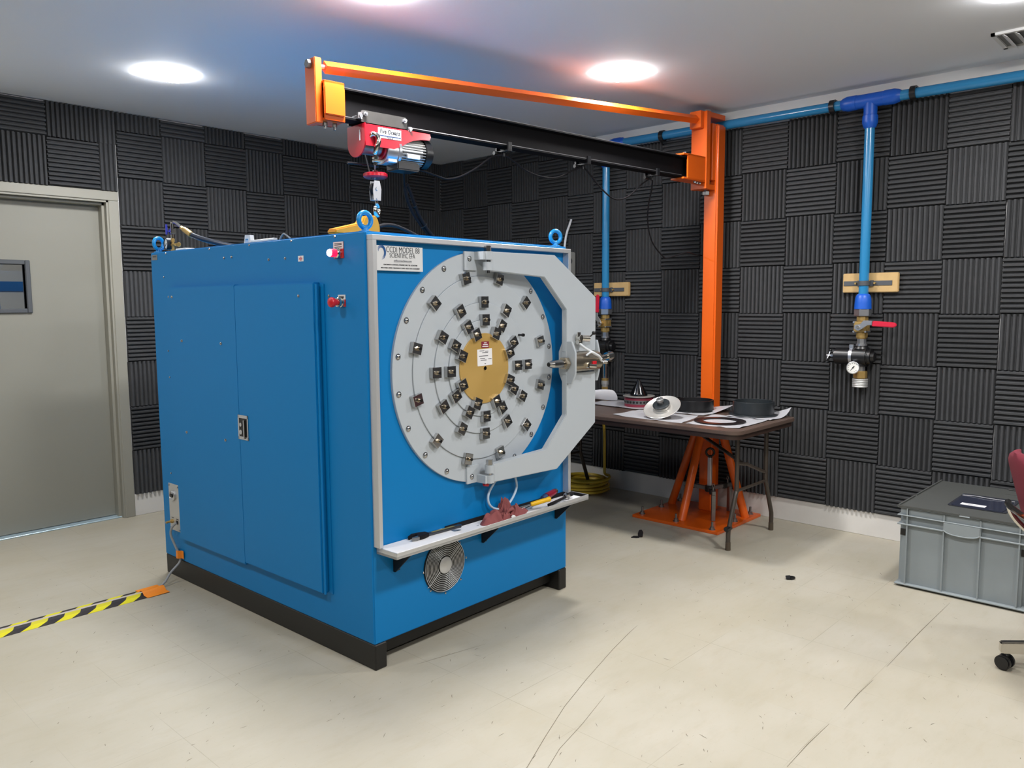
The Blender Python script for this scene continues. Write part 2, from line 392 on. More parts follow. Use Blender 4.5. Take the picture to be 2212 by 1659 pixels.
# ---------------------------------------------------------------- ceiling lamps (surface squares with a pillow lens)
nL = M_lamp.node_tree; nL.nodes['Principled BSDF'].inputs['Emission Strength'].default_value = 335.0
nL.nodes['Principled BSDF'].inputs['Emission Color'].default_value = LAMP_COL + (1,)
def pillow(s, d):
    n = 10; P = []
    for i in range(n + 1):
        u = -1 + 2 * i / n
        P.append([(s * u, s * (-1 + 2 * j / n), -.0065 - d * (1 - u ** 4) * (1 - (-1 + 2 * j / n) ** 4)) for j in range(n + 1)])
    return MB().grid(P)
lamps = [((1.985, 4.44), 'square ceiling lamp nearest the door, on the left'), ((3.72, 2.64), 'square ceiling lamp above the orange crane boom'),
         ((2.06, 2.64), 'square ceiling lamp at the top edge of the photo, above the blue machine'), ((3.86, .76), 'square ceiling lamp in the top right corner, beside the vent')]
fr_me = df_me = None
for (x, y), lab in lamps:
    t = thing('ceiling_lamp', lab, 'ceiling lamp', (x, y, ZC), 0, 'square ceiling lamps')
    if fr_me is None:
        f = MB()
        for a in range(4): f.box(-.112, .112, -.112, -.100, -.006, 0, .002, 1, T=RZ(90 * a))
        fr_me = f.mesh('lamp_frame'); fr_me.materials.append(M_vent)
        df_me = pillow(.122, .015).mesh('lamp_lens'); df_me.materials.append(M_lamp)
    obj('frame', fr_me, None, t); obj('lens', df_me, None, t, label='glowing white lens')
t = thing('air_vent', 'white slatted air vent in the ceiling at the right edge', 'vent', (4.56, .86, ZC))
f = MB()
f.box(-.14, .14, -.15, -.132, -.012, 0).box(-.14, .14, .132, .15, -.012, 0).box(-.14, -.122, -.15, .15, -.012, 0).box(.122, .14, -.15, .15, -.012, 0)
obj('frame', f, M_vent, t)
obj('duct_opening', MB().box(-.122, .122, -.132, .132, -.003, 0), M_ventd, t)
for k in range(5):
    obj('slat', MB().box(-.122, .122, -.02, .02, -.001, .001, T=TR((0, -.1 + .05 * k, -.012)) @ RX(35)), M_vent, t)
# ---------------------------------------------------------------- acoustic foam
nt = M_foam.node_tree; oi = nt.nodes.new('ShaderNodeObjectInfo'); mr = nt.nodes.new('ShaderNodeMapRange'); mr.inputs[3].default_value = .86; mr.inputs[4].default_value = 1.16
hs = nt.nodes.new('ShaderNodeHueSaturation'); bs = nt.nodes['Principled BSDF']; src = bs.inputs['Base Color'].links[0].from_socket
nt.links.new(oi.outputs['Random'], mr.inputs[0]); nt.links.new(mr.outputs[0], hs.inputs['Value']); nt.links.new(src, hs.inputs['Color']); nt.links.new(hs.outputs[0], bs.inputs['Base Color'])
PITCH, FT = .0277, .03
def foam_mesh(wd, ht):
    """back at y=0, ridges run up (z); x 0..wd, z 0..ht"""
    b = bmesh.new(); n = max(2, round(wd / PITCH)); p = wd / n; pts = [(0, 0)]
    for k in range(n): pts += [(k * p + .10 * p, -.011), (k * p + .30 * p, -.0285), (k * p + .68 * p, -.03), (k * p + .90 * p, -.011)]
    pts += [(wd, 0)]
    lo = [b.verts.new((x, y, 0)) for x, y in pts]; hi = [b.verts.new((x, y, ht)) for x, y in pts]
    for i in range(len(pts) - 1): b.faces.new((lo[i], lo[i + 1], hi[i + 1], hi[i]))
    b.faces.new((hi[0], lo[0], lo[-1], hi[-1])); b.faces.new(lo[::-1]); b.faces.new(hi)
    bmesh.ops.recalc_face_normals(b, faces=b.faces[:])
    x = MB(); x._add(b); me = x.mesh('foam'); me.materials.append(M_foam); return me
cache = {}
def foam_get(wd, ht):
    k = (round(wd, 3), round(ht, 3))
    if k not in cache: cache[k] = foam_mesh(*k)
    return cache[k]
ORD = ['', 'first', 'second', 'third', 'fourth', 'fifth', 'sixth', 'seventh', 'eighth', 'ninth', 'tenth', 'eleventh', 'twelfth', 'thirteenth', 'fourteenth', 'fifteenth', 'sixteenth', 'seventeenth', 'eighteenth', 'nineteenth', 'twentieth', 'twenty-first']
def foam_panel(place, wd, ht, vertical, label, group):
    """place: matrix whose local x runs along the wall, z up, -y into the room; origin at lower left of the panel"""
    g = .0006
    J = RY(random.uniform(-.25, .25)) @ TR((random.uniform(-.0008, .0008), 0, random.uniform(-.0008, .0008)))
    if vertical: me, M = foam_get(wd - g, ht - g), Matrix()
    else: me, M = foam_get(ht - g, wd - g), TR((wd - g, 0, 0)) @ RY(-90)
    o = obj('acoustic_panel', me, None, at=place @ J @ M)
    tag(o, label, 'foam panel', group)
PZ, PH = .150, .3038
def rname(v): return 'vertical' if v else 'horizontal'
# right wall: columns from the room corner towards the camera side
RY_ = [5.53, 5.228, 4.925, 4.635, 4.335, 4.03, 3.778, 3.473, 3.162, 2.852, 2.547, 2.239, 1.928, 1.622, 1.316, 1.018, .712, .406, .10, -.206, -.512]
for c in range(len(RY_) - 1):
    y1, y0 = RY_[c], RY_[c + 1]
    for r in range(9):
        if r == 8 and y0 < 3.7: continue
        z0 = PZ + r * PH; ht = PH if r < 8 else ZC - z0 - .002
        v = (c + r) % 2 == 0
        foam_panel(TR((XC - .001, y1, z0)) @ RZ(-90), y1 - y0, ht, v,
                   'charcoal foam panel, %s ridges, right wall, %s row up, %s column from corner' % (rname(v), ORD[r + 1], ORD[c + 1]), 'foam panels on the right wall')
# left wall: columns from the door frame towards the corner, and above the door
LX = [2.122, 2.412, 2.72, 3.03, 3.34, 3.645, 3.961, 4.267, 4.577, 4.88]
for c in range(len(LX)):
    x0 = LX[c]; x1 = LX[c + 1] if c + 1 < len(LX) else 4.9517
    for r in range(9):
        z0 = PZ + r * PH; ht = PH if r < 8 else ZC - z0 - .002
        v = (c + r) % 2 == 0 if c < 9 else r not in (5,)
        what = 'foam panel' if c < 9 else 'foam strip in the corner'
        foam_panel(TR((x0, YC - .001, z0)), x1 - x0, ht, v,
                   'charcoal %s, %s ridges, left wall, %s row up' % (what, rname(v), ORD[r + 1]) if c == 9 else 'charcoal %s, %s ridges, left wall, %s row up, %s column from door' % (what, rname(v), ORD[r + 1], ORD[c + 1]), 'foam panels on the left wall')
zt = DZ + .058
for c, (x0, x1) in enumerate(((2.007, 2.121), (1.706, 2.007), (1.40, 1.706), (1.095, 1.40))):
    zm = 2.485
    for r, (z0, z1) in enumerate(((zt, zm), (zm, ZC - .002))):
        v = True if c == 0 else ((c + r) % 2 == 0)
        foam_panel(TR((x0, YC - .001, z0)), x1 - x0, z1 - z0, v,
                   'charcoal foam piece, %s ridges, %s above the door, %s from its right corner' % (rname(v), ('just', 'high')[r], ORD[c + 1]), 'foam panels above the door')
# cracks and dirt flecks of the floor
ck = MB()
def streak(pts, wd):
    P = [Vector((x, y, 0)) for x, y in pts]
    out = []
    for i in range(len(P)):
        d = (P[min(i + 1, len(P) - 1)] - P[max(i - 1, 0)]); d.normalize(); n = Vector((-d.y, d.x, 0)) * wd * (.35 if i in (0, len(P) - 1) else 1)
        out.append([tuple(P[i] + n + Vector((0, 0, .0006))), tuple(P[i] - n + Vector((0, 0, .0006)))])
    ck.grid(out)
streak([(2.879, 1.935), (2.78, 1.915), (2.60, 1.87), (2.32, 1.79), (2.1, 1.72), (1.90, 1.64), (1.70, 1.555), (1.55, 1.49)], .0010)
streak([(2.26, 1.66), (2.05, 1.60), (1.88, 1.56), (1.70, 1.49), (1.58, 1.44)], .0008)
streak([(2.28, 2.3), (2.1, 2.34), (1.96, 2.37)], .0009)
for x0, x1 in ((2.28, 2.62), (2.75, 3.05), (3.2, 4.1)): streak([(x0, .968 + .012 * x0 / 4), ((x0 + x1) / 2, .972 + .012 * x1 / 4), (x1, .97 + .012 * x1 / 4)], .0013)
rnd = random.Random(3)
for k in range(760):
    x, y = rnd.uniform(.6, 4.6), rnd.uniform(.3, 4.6)
    if 1.75 < x < 3.1 and 2.4 < y < 4.3: continue
    a = rnd.gauss(.6, .5); L_ = rnd.choice([.004, .006, .008, .010, .014]) * rnd.uniform(.6, 1.3); w_ = rnd.uniform(.0005, .0013)
    streak([(x - L_ * math.cos(a), y - L_ * math.sin(a)), (x, y + .001), (x + L_ * math.cos(a), y + L_ * math.sin(a))], w_)
fl = [o for o in COL.objects if o.name == 'floor'][0]
so = obj('scratch_marks', ck, mat('floor_dirt', '#6b6353', .8), fl); so['kind'] = 'stuff'
# ================================================================ THE BLUE TEST MACHINE
MW, MD, MZB, MZT = 1.2263, 1.7828, .1047, 1.7117
YAW = R(1.508)
MC = thing('testing_machine', 'large blue cabinet machine with a grey clamped disc on its front', 'machine', (1.809, 2.4427, 0), YAW)
MM = MC.matrix_basis.copy()
def mp(name, b, m, label=None, parent=None, at=None, T=None):
    if parent is not None and parent.matrix_basis != Matrix(): at = parent.matrix_basis.inverted() @ (at if at is not None else Matrix())
    return obj(name, b, m, parent or MC, T, at, label)
mp('cabinet', MB().box(0, MW, 0, MD, MZB, MZT, .005, 3), M_blue, 'blue sheet steel body')
sk = MB()
for x0 in (0, MW - .062):
    sk.box(x0 + .002, x0 + .06, -.002, MD, 0, MZB, .004, 1)
sk.box(.06, MW - .06, .06, .12, .03, MZB).box(.06, MW - .06, MD - .12, MD - .06, .03, MZB)
mp('base_skid', sk, M_black, 'black steel skid base')
tr = MB()
def bar(x0, x1, z0, z1): tr.box(x0, x1, -.036, .001, z0, z1, .0015, 1)
bar(.008, .027, .50, 1.678); bar(1.197, 1.216, .50, 1.678); bar(.008, 1.216, 1.678, 1.697)
mp('front_trim', tr, M_alu, 'aluminium edge trim around the front')
# ---- left side doors
mp('door', MB().box(-.024, .004, .912, 1.555, .236, 1.53, .004, 2), M_blue, 'left blue door leaf')
dR = mp('door', MB().box(-.031, .004, .293, .905, .25, 1.527, .005, 2), M_blue, 'right blue door leaf')
hg = MB()
hg.cyl((-.022, .287, .25), (-.022, .287, 1.52), .0055, seg=10)
hg.box(-.004, .001, .262, .29, .25, 1.52)
mp('piano_hinge', hg, M_blue, parent=dR)
lt = MB()
lt.box(-.034, -.028, .824, .832, .832, .944).box(-.034, -.028, .900, .910, .832, .944).box(-.034, -.028, .824, .910, .930, .944).box(-.034, -.028, .824, .910, .832, .846)
lh = mp('door_latch', lt, M_steel, 'recessed chrome latch', parent=dR)
mp('latch_pocket', MB().box(-.0325, -.03, .832, .900, .846, .930), M_black, parent=dR)
lv = MB().box(-.040, -.034, .848, .858, .842, .924, .002, 1).box(-.040, -.030, .848, .858, .838, .846, .002, 1).cyl((-.031, .884, .90), (-.037, .884, .90), .009).cyl((-.031, .884, .866), (-.037, .884, .866), .011)
mp('latch_paddle', lv, M_steel, parent=dR)
# ---- screws on the left side and on the front
scr_me = MB().lathe([(0, -.0045), (.0025, -.0042), (.0048, -.0025), (.0055, 0)], 12).mesh('screw'); scr_me.materials.append(M_steel)
def screw_left(b, z, x=0.0, k=1.0):
    mp('screw', scr_me, None, at=TR((x, b, z)) @ RY(90) @ Matrix.Scale(k, 4))
for b, z in [(1.609, 1.70), (1.164, 1.70), (.81, 1.70), (.483, 1.70), (.184, 1.70), (1.643, 1.583), (1.633, 1.206), (1.632, 1.07), (1.673, .561)]: screw_left(b, z)
for b, z in [(1.032, 1.654), (.964, 1.655), (.657, 1.631), (.531, 1.631), (1.60, 1.482), (.233, 1.472)]: screw_left(b, z, 0, 1.25)
for b, z in [(1.515, 1.481), (1.432, 1.264), (1.049, 1.262), (1.426, .808), (1.045, .81)]: screw_left(b, z, -.024, 1.4)
screw_left(.396, 1.474, -.031, 1.3)
# ---- pilot lamp, stop button, stickers
lp = MB().box(-.003, .001, .128, .190, 1.616, 1.679)
pl = mp('pilot_lamp', lp, M_red, 'lit red pilot lamp on a plate')
mp('legend_plate', MB().box(-.0045, -.002, .128, .190, 1.652, 1.679), M_plate, parent=pl)
lg = MB()
for z in (1.672, 1.667, 1.659): lg.box(-.0052, -.004, .136, .182, z - .0012, z + .0012)
mp('lettering', lg, M_print, parent=pl)
mp('bezel', MB().lathe([(0, 0), (.020, 0), (.020, .014), (.017, .018), (0, .018)], 24), M_chrome, parent=pl, at=TR((-.003, .157, 1.635)) @ RY(-90))
mp('lens', MB().lathe([(.015, 0), (.0155, .02), (.0145, .028), (.010, .034), (0, .036)], 24), M_redlamp, 'glowing red lens', parent=pl, at=TR((-.018, .157, 1.635)) @ RY(-90))
mp('lens_core', MB().lathe([(.0148, .0265), (.0135, .0305), (.0105, .0345), (.006, .0368), (0, .0372)], 16), M_redglow, parent=pl, at=TR((-.018, .157, 1.635)) @ RY(-90))
eb = mp('stop_button', MB().box(-.003, .001, .125, .171, 1.430, 1.458), M_red, 'red mushroom stop button')
mp('legend_plate', MB().box(-.003, .001, .125, .171, 1.458, 1.476), M_plate, parent=eb)
mp('lettering', MB().box(-.0038, -.002, .133, .163, 1.464, 1.470), M_print, parent=eb)
mp('collar', MB().lathe([(0, 0), (.019, 0), (.019, .008), (.0165, .010), (.0165, .014), (.018, .016), (.018, .022), (.013, .024), (0, .024)], 24), M_chrome, parent=eb, at=TR((-.003, .147, 1.447)) @ RY(-90))
mp('mushroom_head', MB().lathe([(.012, 0), (.0125, .012), (.0185, .017), (.020, .025), (.018, .031), (.010, .035), (0, .0358)], 24), M_red, parent=eb, at=TR((-.026, .147, 1.447)) @ RY(-90))
st = mp('caution_sticker', MB().box(-.001, .001, .399, .437, 1.614, 1.637), M_paper, 'small white sticker with red print')
sl = MB()
for z, w_ in ((1.6315, .010), (1.6275, .022), (1.6235, .024), (1.6195, .012)): sl.box(-.0018, -.0008, .418 - w_ / 2, .418 + w_ / 2, z - .0012, z + .0012)
mp('lettering', sl, M_red, parent=st)
np_ = mp('rating_plate', MB().box(-.0015, .001, 1.706, 1.77, 1.672, 1.698), M_steelD, 'small grey rating plate')
sl = MB()
for z in (1.692, 1.687): sl.box(-.0022, -.001, 1.715, 1.755, z - .001, z + .001)
mp('lettering', sl, M_print, parent=np_)
# ---- connector plate low at the back of the left side
cp = mp('connector_plate', MB().box(-.004, .001, 1.59, 1.705, .256, .506, .001, 1), M_sat, 'steel plate with a round socket and cable')
for b, z in ((1.599, .496), (1.696, .496), (1.599, .266), (1.696, .266)): mp('screw', scr_me, None, parent=cp, at=TR((-.004, b, z)) @ RY(90))
mp('round_socket', MB().lathe([(0, 0), (.026, 0), (.027, .010), (.022, .013), (.020, .009), (0, .011)], 24), M_zinc, parent=cp, at=TR((-.004, 1.650, .446)) @ RY(-90))
mp('socket_cover', MB().box(-.020, -.012, 1.634, 1.666, .438, .456, .003, 2), M_blackpl, parent=cp)
mp('hose_barb', MB().cyl((-.004, 1.672, .305), (-.016, 1.672, .305), .011, seg=6).cyl((-.016, 1.672, .305), (-.042, 1.672, .303), .006), M_brass, 'brass hose barb', parent=cp)
mp('cable_socket', MB().box(-.007, -.003, 1.612, 1.632, .296, .314), M_blackpl, parent=cp)
mp('lettering', MB().box(-.0048, -.003, 1.66, 1.685, .322, .325), M_print, parent=cp)
mp('lettering', MB().box(-.0048, -.003, 1.605, 1.635, .320, .323), M_print, parent=cp)
# ---- sign on the front
def frontT(x, z, y): return TR((x, y, z)) @ RX(90)
sg = mp('name_sign', MB().box(.036, .273, -.016, -.001, 1.566, 1.660), M_plate, 'white sign reading CCDI MODEL 88 SCIENTIFIC EFA')
tx = MB().text('CCDI MODEL 88', .032, frontT(.172, 1.645, -.0165), width=.168, bold=-.0005)
tx1 = MB().text('SCIENTIFIC EFA', .0265, frontT(.168, 1.6235, -.0165), width=.128, bold=-.0004)
tx2 = MB()
tx2.text('airflowmachines.com', .011, frontT(.17, 1.6045, -.0165), width=.09).box(.125, .215, -.0168, -.016, 1.5985, 1.5993)
tx.text('CINCINNATI CONTROL DYNAMICS INC TEL 5132427300', .007, frontT(.158, 1.5885, -.0165), width=.17).text('4924 PARA DRIVE CINCINNATI OHIO 45237 FAX 5132424059', .007, frontT(.158, 1.576, -.0165), width=.194)
mp('lettering', tx, M_print, parent=sg)
mp('lettering', tx1, M_print, parent=sg)
mp('small_lettering', tx2, M_prints, parent=sg)
lgo = MB()
for r0, a0, a1 in ((.019, 170, -70), (.0228, 160, -78), (.0266, 145, -84)):
    pts = [(.064 + r0 * .78 * math.cos(R(a0 + (a1 - a0) * k / 24)), -.0168, 1.634 + r0 * math.sin(R(a0 + (a1 - a0) * k / 24))) for k in range(25)]
    lgo.tube(pts, [.0004 + .0013 * math.sin(math.pi * k / 24) for k in range(25)], 6)
mp('swirl_logo', lgo, M_printb, 'blue swirl emblem', parent=sg)
# ---- disc of stepped rings
CX, CZ = .605, 1.160
def ring(r0, r1, t, name, m_, lab=None):
    prof = [(r0, 0), (r0, t), (r1 - .0015, t), (r1, t - .0015), (r1, 0)] if r0 > 0 else [(0, t), (r1 - .0015, t), (r1, t - .0015), (r1, 0), (0, 0)]
    return mp(name, MB().lathe(prof, 128, close=r0 > 0), m_, lab, at=TR((CX, .0005, CZ)) @ RX(90))
ring(.3965, .497, .013, 'outer_ring', M_grey, 'grey outer ring plate')
ring(.2845, .3955, .019, 'middle_ring', M_grey, 'grey middle ring plate')
ring(.2095, .2835, .025, 'inner_ring', M_grey, 'grey inner ring plate')
ring(.145, .2085, .031, 'hub_ring', M_grey, 'grey ring plate around the gold disc')
gd = ring(.0095, .152, .037, 'centre_disc', M_gold, 'gold centre disc')
mp('centre_hole', MB().lathe([(.0095, .036), (.0095, .003), (0, .003)], 24), M_black, parent=gd, at=TR((CX, 0, CZ)) @ RX(90))
mp('hole_rim', MB().torus(.0105, .0013, T=TR((CX, -.0372, CZ)) @ RX(90)), M_gold, parent=gd)
mp('red_sticker', MB().box(CX - .022, CX + .025, -.0375, -.036, CZ + .088, CZ + .116), M_dred, 'dark red sticker', parent=gd)
sl = MB()
for z, w_ in ((1.270, .016), (1.2625, .03), (1.2545, .038)): sl.box(CX + .0015 - w_ / 2, CX + .0015 + w_ / 2, -.0379, -.0373, z - .0016, z + .0016)
mp('lettering', sl, M_paper, parent=gd)
mp('white_tag', MB().prism([(-.046, -.034), (-.044, -.036), (.044, -.036), (.046, -.034), (.046, .034), (.044, .036), (-.044, .036), (-.046, .034)], 0, .001, T=TR((CX - .002, -.0366, CZ + .048)) @ RX(90) @ RZ(1.5)), M_paper, 'white paper tag', parent=gd)
sl = MB()
for z, x0, w_ in ((.076, -.02, .03), (.0735, .01, .02), (.068, 0, .036), (.054, -.01, .056), (.043, -.016, .03), (.040, .03, .02), (.036, -.01, .036), (.020, 0, .008)): sl.box(CX + x0 - w_ / 2, CX + x0 + w_ / 2, -.0381, -.0374, CZ + z - .0012, CZ + z + .0012)
mp('printing', sl, M_print, parent=gd)
# ---- clamps
cb = MB().box(-.0225, .0225, -.0245, .0245, -.006, .016, .0012, 1).mesh('clamp'); cb.materials.append(M_steel)
cs = MB().cyl((0, 0, .016), (0, 0, .022), .0095, seg=6).cyl((0, 0, .022), (0, 0, .030), .0066, seg=14).mesh('clamp_stud'); cs.materials.append(M_nickel)
cc_ = MB().cyl((0, 0, .0275), (0, 0, .0345), .0066, seg=14, bev=.001).mesh('stud_cap'); cc_.materials.append(M_blackpl)
def clamp(r, ang, y):
    a = R(ang)
    o = mp('clamp', cb, None, at=TR((CX + r * math.cos(a), y, CZ + r * math.sin(a))) @ RX(90) @ RZ(ang + 90))
    for n_, me in (('stud', cs), ('stud_cap', cc_)):
        ch = bpy.data.objects.new(n_, me); COL.objects.link(ch); ch.parent = o
for k in range(12): clamp(.397, 15 + 30 * k, -.0188)
for k in range(12):
    if k == 1: continue
    clamp(.285, 30 * k, -.0248)
    clamp(.209, 30 * k, -.0308)
clamp(.209, 30, -.0308)
for k in range(8): clamp(.160, 22.5 + 45 * k, -.0368)
a = R(30)
mp('bare_stud', MB().cyl((CX + .272 * math.cos(a), -.02, CZ + .272 * math.sin(a)), (CX + .272 * math.cos(a), -.05, CZ + .272 * math.sin(a)), .005, seg=12).cyl((CX + .272 * math.cos(a), -.046, CZ + .272 * math.sin(a)), (CX + .272 * math.cos(a), -.056, CZ + .272 * math.sin(a)), .0075, seg=12), M_blackpl, 'small black stud without a clamp')
bolt_me = MB().lathe([(.0125, 0), (.0125, .0015), (.0095, .002), (.0085, .005), (.005, .0075), (0, .008)], 20).mesh('bolt'); bolt_me.materials.append(M_steel)
for k in range(20):
    a = R(9 + 18 * k); y = -.013
    if abs(((9 + 18 * k + 180) % 360) - 180) in (81, 99): y = -.021
    mp('bolt', bolt_me, None, at=TR((CX + .473 * math.cos(a), y, CZ + .473 * math.sin(a))) @ RX(90))
# ---- swing arm
HX = .5915
AT = TR((HX, -.070, 0)) @ RZ(-4)
def ap(name, b, m_, label=None, parent=None): return mp(name, b, m_, label, parent=parent, T=AT)
AZ = RX(90)                                   # (x, y) outline -> (u, z)
arm = MB()
arm.prism([(.015, 1.658), (.42, 1.658), (.715, 1.466), (.715, 1.206), (.50, 1.206), (.50, 1.408), (.35, 1.556), (.015, 1.577)], -.03, 0, AZ, .0025)
arm.prism([(.015, .661), (.435, .658), (.715, .85), (.715, 1.105), (.50, 1.105), (.50, .91), (.36, .762), (.015, .741)], -.03, 0, AZ, .0025)
arm.box(.50, .553, 0, .03, 1.10, 1.21).box(.707, .715, 0, .03, 1.10, 1.21)
A = ap('swing_arm', arm, M_grey, 'grey C-shaped swing arm')
oct_ = lambda h, d: [(-d, h * .5), (-d * .55, h), (d * .55, h), (d, h * .5), (d, -h * .5), (d * .55, -h), (-d * .55, -h), (-d, -h * .5)]
for u, w0, hd in ((.503, 0, .052), (.716, .012, .03)):
    ap('cylinder_bracket', MB().prism(oct_(.1, hd), 0, .012, TR((u, w0, 1.158)) @ Matrix(((0, 0, 1, 0), (1, 0, 0, 0), (0, 1, 0, 0), (0, 0, 0, 1))), .0015), M_grey, parent=A)
ap('air_cylinder', MB().cyl((.515, 0, 1.158), (.716, 0, 1.158), .047, seg=36), M_nickel, 'polished air cylinder', parent=A)
ap('piston_rod', MB().cyl((.40, -.002, 1.156), (.503, -.002, 1.156), .019).cyl((.375, -.002, 1.156), (.40, -.002, 1.156), .011, .019), M_steel, parent=A)
ap('rod_nut', MB().cyl((.470, -.002, 1.156), (.500, -.002, 1.156), .031, seg=6, bev=.002), M_nickel, parent=A)
ap('rod_tip', MB().cyl((.372, -.002, 1.156), (.377, -.002, 1.156), .0075), M_black, parent=A)
ap('end_fitting', MB().cyl((.728, .0, 1.164), (.80, 0, 1.172), .014).cyl((.80, 0, 1.172), (.838, 0, 1.176), .021).cyl((.735, -.02, 1.15), (.765, -.03, 1.148), .009), M_chrome, parent=A)
vb = MB().cyl((.575, -.004, 1.272), (.575, -.032, 1.272), .016).cyl((.575, -.03, 1.272), (.612, -.045, 1.270), .015).cyl((.566, -.02, 1.280), (.566, -.02, 1.300), .009).cyl((.556, -.02, 1.253), (.58, -.02, 1.253), .011)
va = ap('hand_valve', vb, M_chrome, 'small chrome hand valve', parent=A)
ap('valve_knob', MB().tube([(.605, -.05, 1.274), (.625, -.058, 1.292)], .0035).ball((.629, -.06, 1.296), .010), M_blackpl, parent=A)
ap('valve_port', MB().cyl((.608, -.0435, 1.2703), (.6135, -.0457, 1.270), .0115), M_black, parent=A)
at_ = MB()
at_.tube([(.562, -.02, 1.252), (.585, -.045, 1.225), (.63, -.062, 1.198), (.67, -.06, 1.182), (.705, -.045, 1.158), (.735, -.03, 1.148)], .006, 8, 5)
at_.tube([(.585, -.05, 1.19), (.61, -.062, 1.205), (.65, -.064, 1.19), (.70, -.05, 1.168)], .005, 8, 5)
ap('air_tube', at_, M_tubew, parent=A)
ap('tube_elbow', MB().cyl((.60, -.052, 1.142), (.645, -.058, 1.136), .010).cyl((.60, -.044, 1.142), (.60, -.058, 1.142), .013, seg=6), M_chrome, parent=A)
ap('red_label', MB().box(.634, .662, -.051, -.046, 1.146, 1.160), M_red, parent=A)
for z in (1.655, .76):
    hz = MB(); top = z > 1.1
    z1, z0 = (1.657, 1.578) if top else (.742, .664)
    pin = z1 + .018 if top else z1 + .025
    ud = 1 if top else 1
    hz.cyl((0, 0, z0 + (z1 - z0) * .56), (0, 0, z1), .021, seg=28).cyl((0, 0, z0), (0, 0, z0 + (z1 - z0) * .44), .021, seg=28)
    ap('hinge_barrel', hz, M_grey, parent=A)
    ap('hinge_pin', MB().cyl((0, 0, z0 - (.012 if top else .004)), (0, 0, z1 + .004), .011).cyl((0, 0, z1), (0, 0, z1 + .024), .016, seg=6, bev=.001), M_steel, parent=A)
    mp('hinge_leaf', MB().box(.502, .574, -.022, -.012, z0, z1, .001, 1).box(.560, .578, -.075, -.012, z0 + (.045 if top else 0), z1 if top else z0 + .034), M_grey, 'grey hinge leaf bolted to the disc')
    mp('hinge_backing', MB().box(.700 if not top else .66, .718 if not top else .69, -.022, -.012, z1 - .01 if not top else z0, z1 + .035 if not top else z1), M_grey)
mp('hose_plug', MB().cyl((.571, -.055, .660), (.592, -.060, .655), .010, seg=12), M_red, 'red hose plug below the hinge')
hl = MB().tube([(.70, -.025, .665), (.665, -.022, .635), (.636, -.020, .595), (.638, -.020, .555), (.67, -.022, .525), (.73, -.024, .513), (.785, -.022, .540), (.822, -.022, .590), (.815, -.024, .635), (.795, -.026, .668)], .0055, 10, 6)
mp('air_hose', hl, M_tubeb, 'pale blue air hose loop')
# ---- tool tray
TX0, TX1, TY, TZ1, TZ0 = .020, 1.249, -.121, .497, .472
tb = MB()
tb.box(TX0, TX1, TY, -.001, TZ0, TZ0 + .0095).box(TX0, TX1, TY, TY + .003, TZ0, TZ1, .001, 1).box(TX0, TX0 + .003, TY, -.001, TZ0, TZ1).box(TX1 - .003, TX1, TY, -.001, TZ0, TZ1)
ty = mp('tool_tray', tb, M_alu, 'narrow aluminium tool tray below the disc')
mp('tray_back', MB().box(.385, TX1 - .003, -.006, -.001, TZ0 + .0095, TZ1 + .004), M_rubber, parent=ty)
mp('tray_end', MB().box(TX1 - .007, TX1 - .003, TY + .003, -.006, TZ0 + .0095, TZ1 - .002), M_rubber, parent=ty)
for a_ in (.105, .612, 1.135):
    mp('tray_bracket', MB().prism([(0, .378), (0, .472), (-.104, .472), (-.104, .464), (-.012, .378)], -.003, .003, TR((a_, 0, 0)) @ Matrix(((0, 0, 1, 0), (1, 0, 0, 0), (0, 1, 0, 0), (0, 0, 0, 1)))).box(a_ - .003, a_ + .03, -.003, 0, .378, .472), M_black, 'black triangular bracket', parent=ty)
mp('bracket_screw', scr_me, None, parent=ty, at=TR((1.155, -.003, .40)) @ RX(-90) @ Matrix.Scale(1.4, 4))
# ---- fan guard
FX, FZ = .379, .336
fg = MB()
for k in range(10): fg.torus(.0435 + .0077 * k, .0014, T=TR((FX, -.0085, FZ)) @ RX(90), seg=56, rs=6)
for k in range(4):
    for s in (-1, 1):
        a_ = R(38 + 90 * k) if True else 0
    fg.tube([(FX + .036 * math.cos(a_), -.0075, FZ + .036 * math.sin(a_)), (FX + .112 * math.cos(a_), -.0075, FZ + .112 * math.sin(a_)), (FX + .124 * math.cos(a_), -.002, FZ + .124 * math.sin(a_))], .0012, 6)
fn = mp('fan_opening', MB().lathe([(0, 0), (.1165, 0), (.1165, .004), (.112, .005), (.110, .0015), (0, .0015)], 64), M_black, 'round fan opening', at=TR((FX, 0, FZ)) @ RX(90))
mp('fan_guard', fg, M_alu, 'circular wire fan guard')
mp('fan_guard_hub', MB().lathe([(0, .014), (.030, .014), (.036, .011), (.036, .008), (0, .008)], 40), M_alu, at=TR((FX, 0, FZ)) @ RX(90))
for x, z in ((.262, .331), (.299, .244), (.384, .210), (.476, .246), (.510, .334)): mp('screw', scr_me, None, at=TR((x, 0, z)) @ RX(-90))
# ---- lifting eyes
le = MB().torus(.0285, .0095, T=TR((0, 0, .046)) @ RX(90)).lathe([(0, .016), (.013, .016), (.014, .007), (.023, .005), (.024, 0), (0, 0)], 24).mesh('lifting_eye'); le.materials.append(M_bluebolt)
for x, y, rz in ((.05, .06, 0), (.03, MD - .032, 15), (1.178, .03, -20), (MW - .06, MD - .06, 0)):
    mp('lifting_eye', le, None, at=TR((x, y, MZT)) @ RZ(rz))
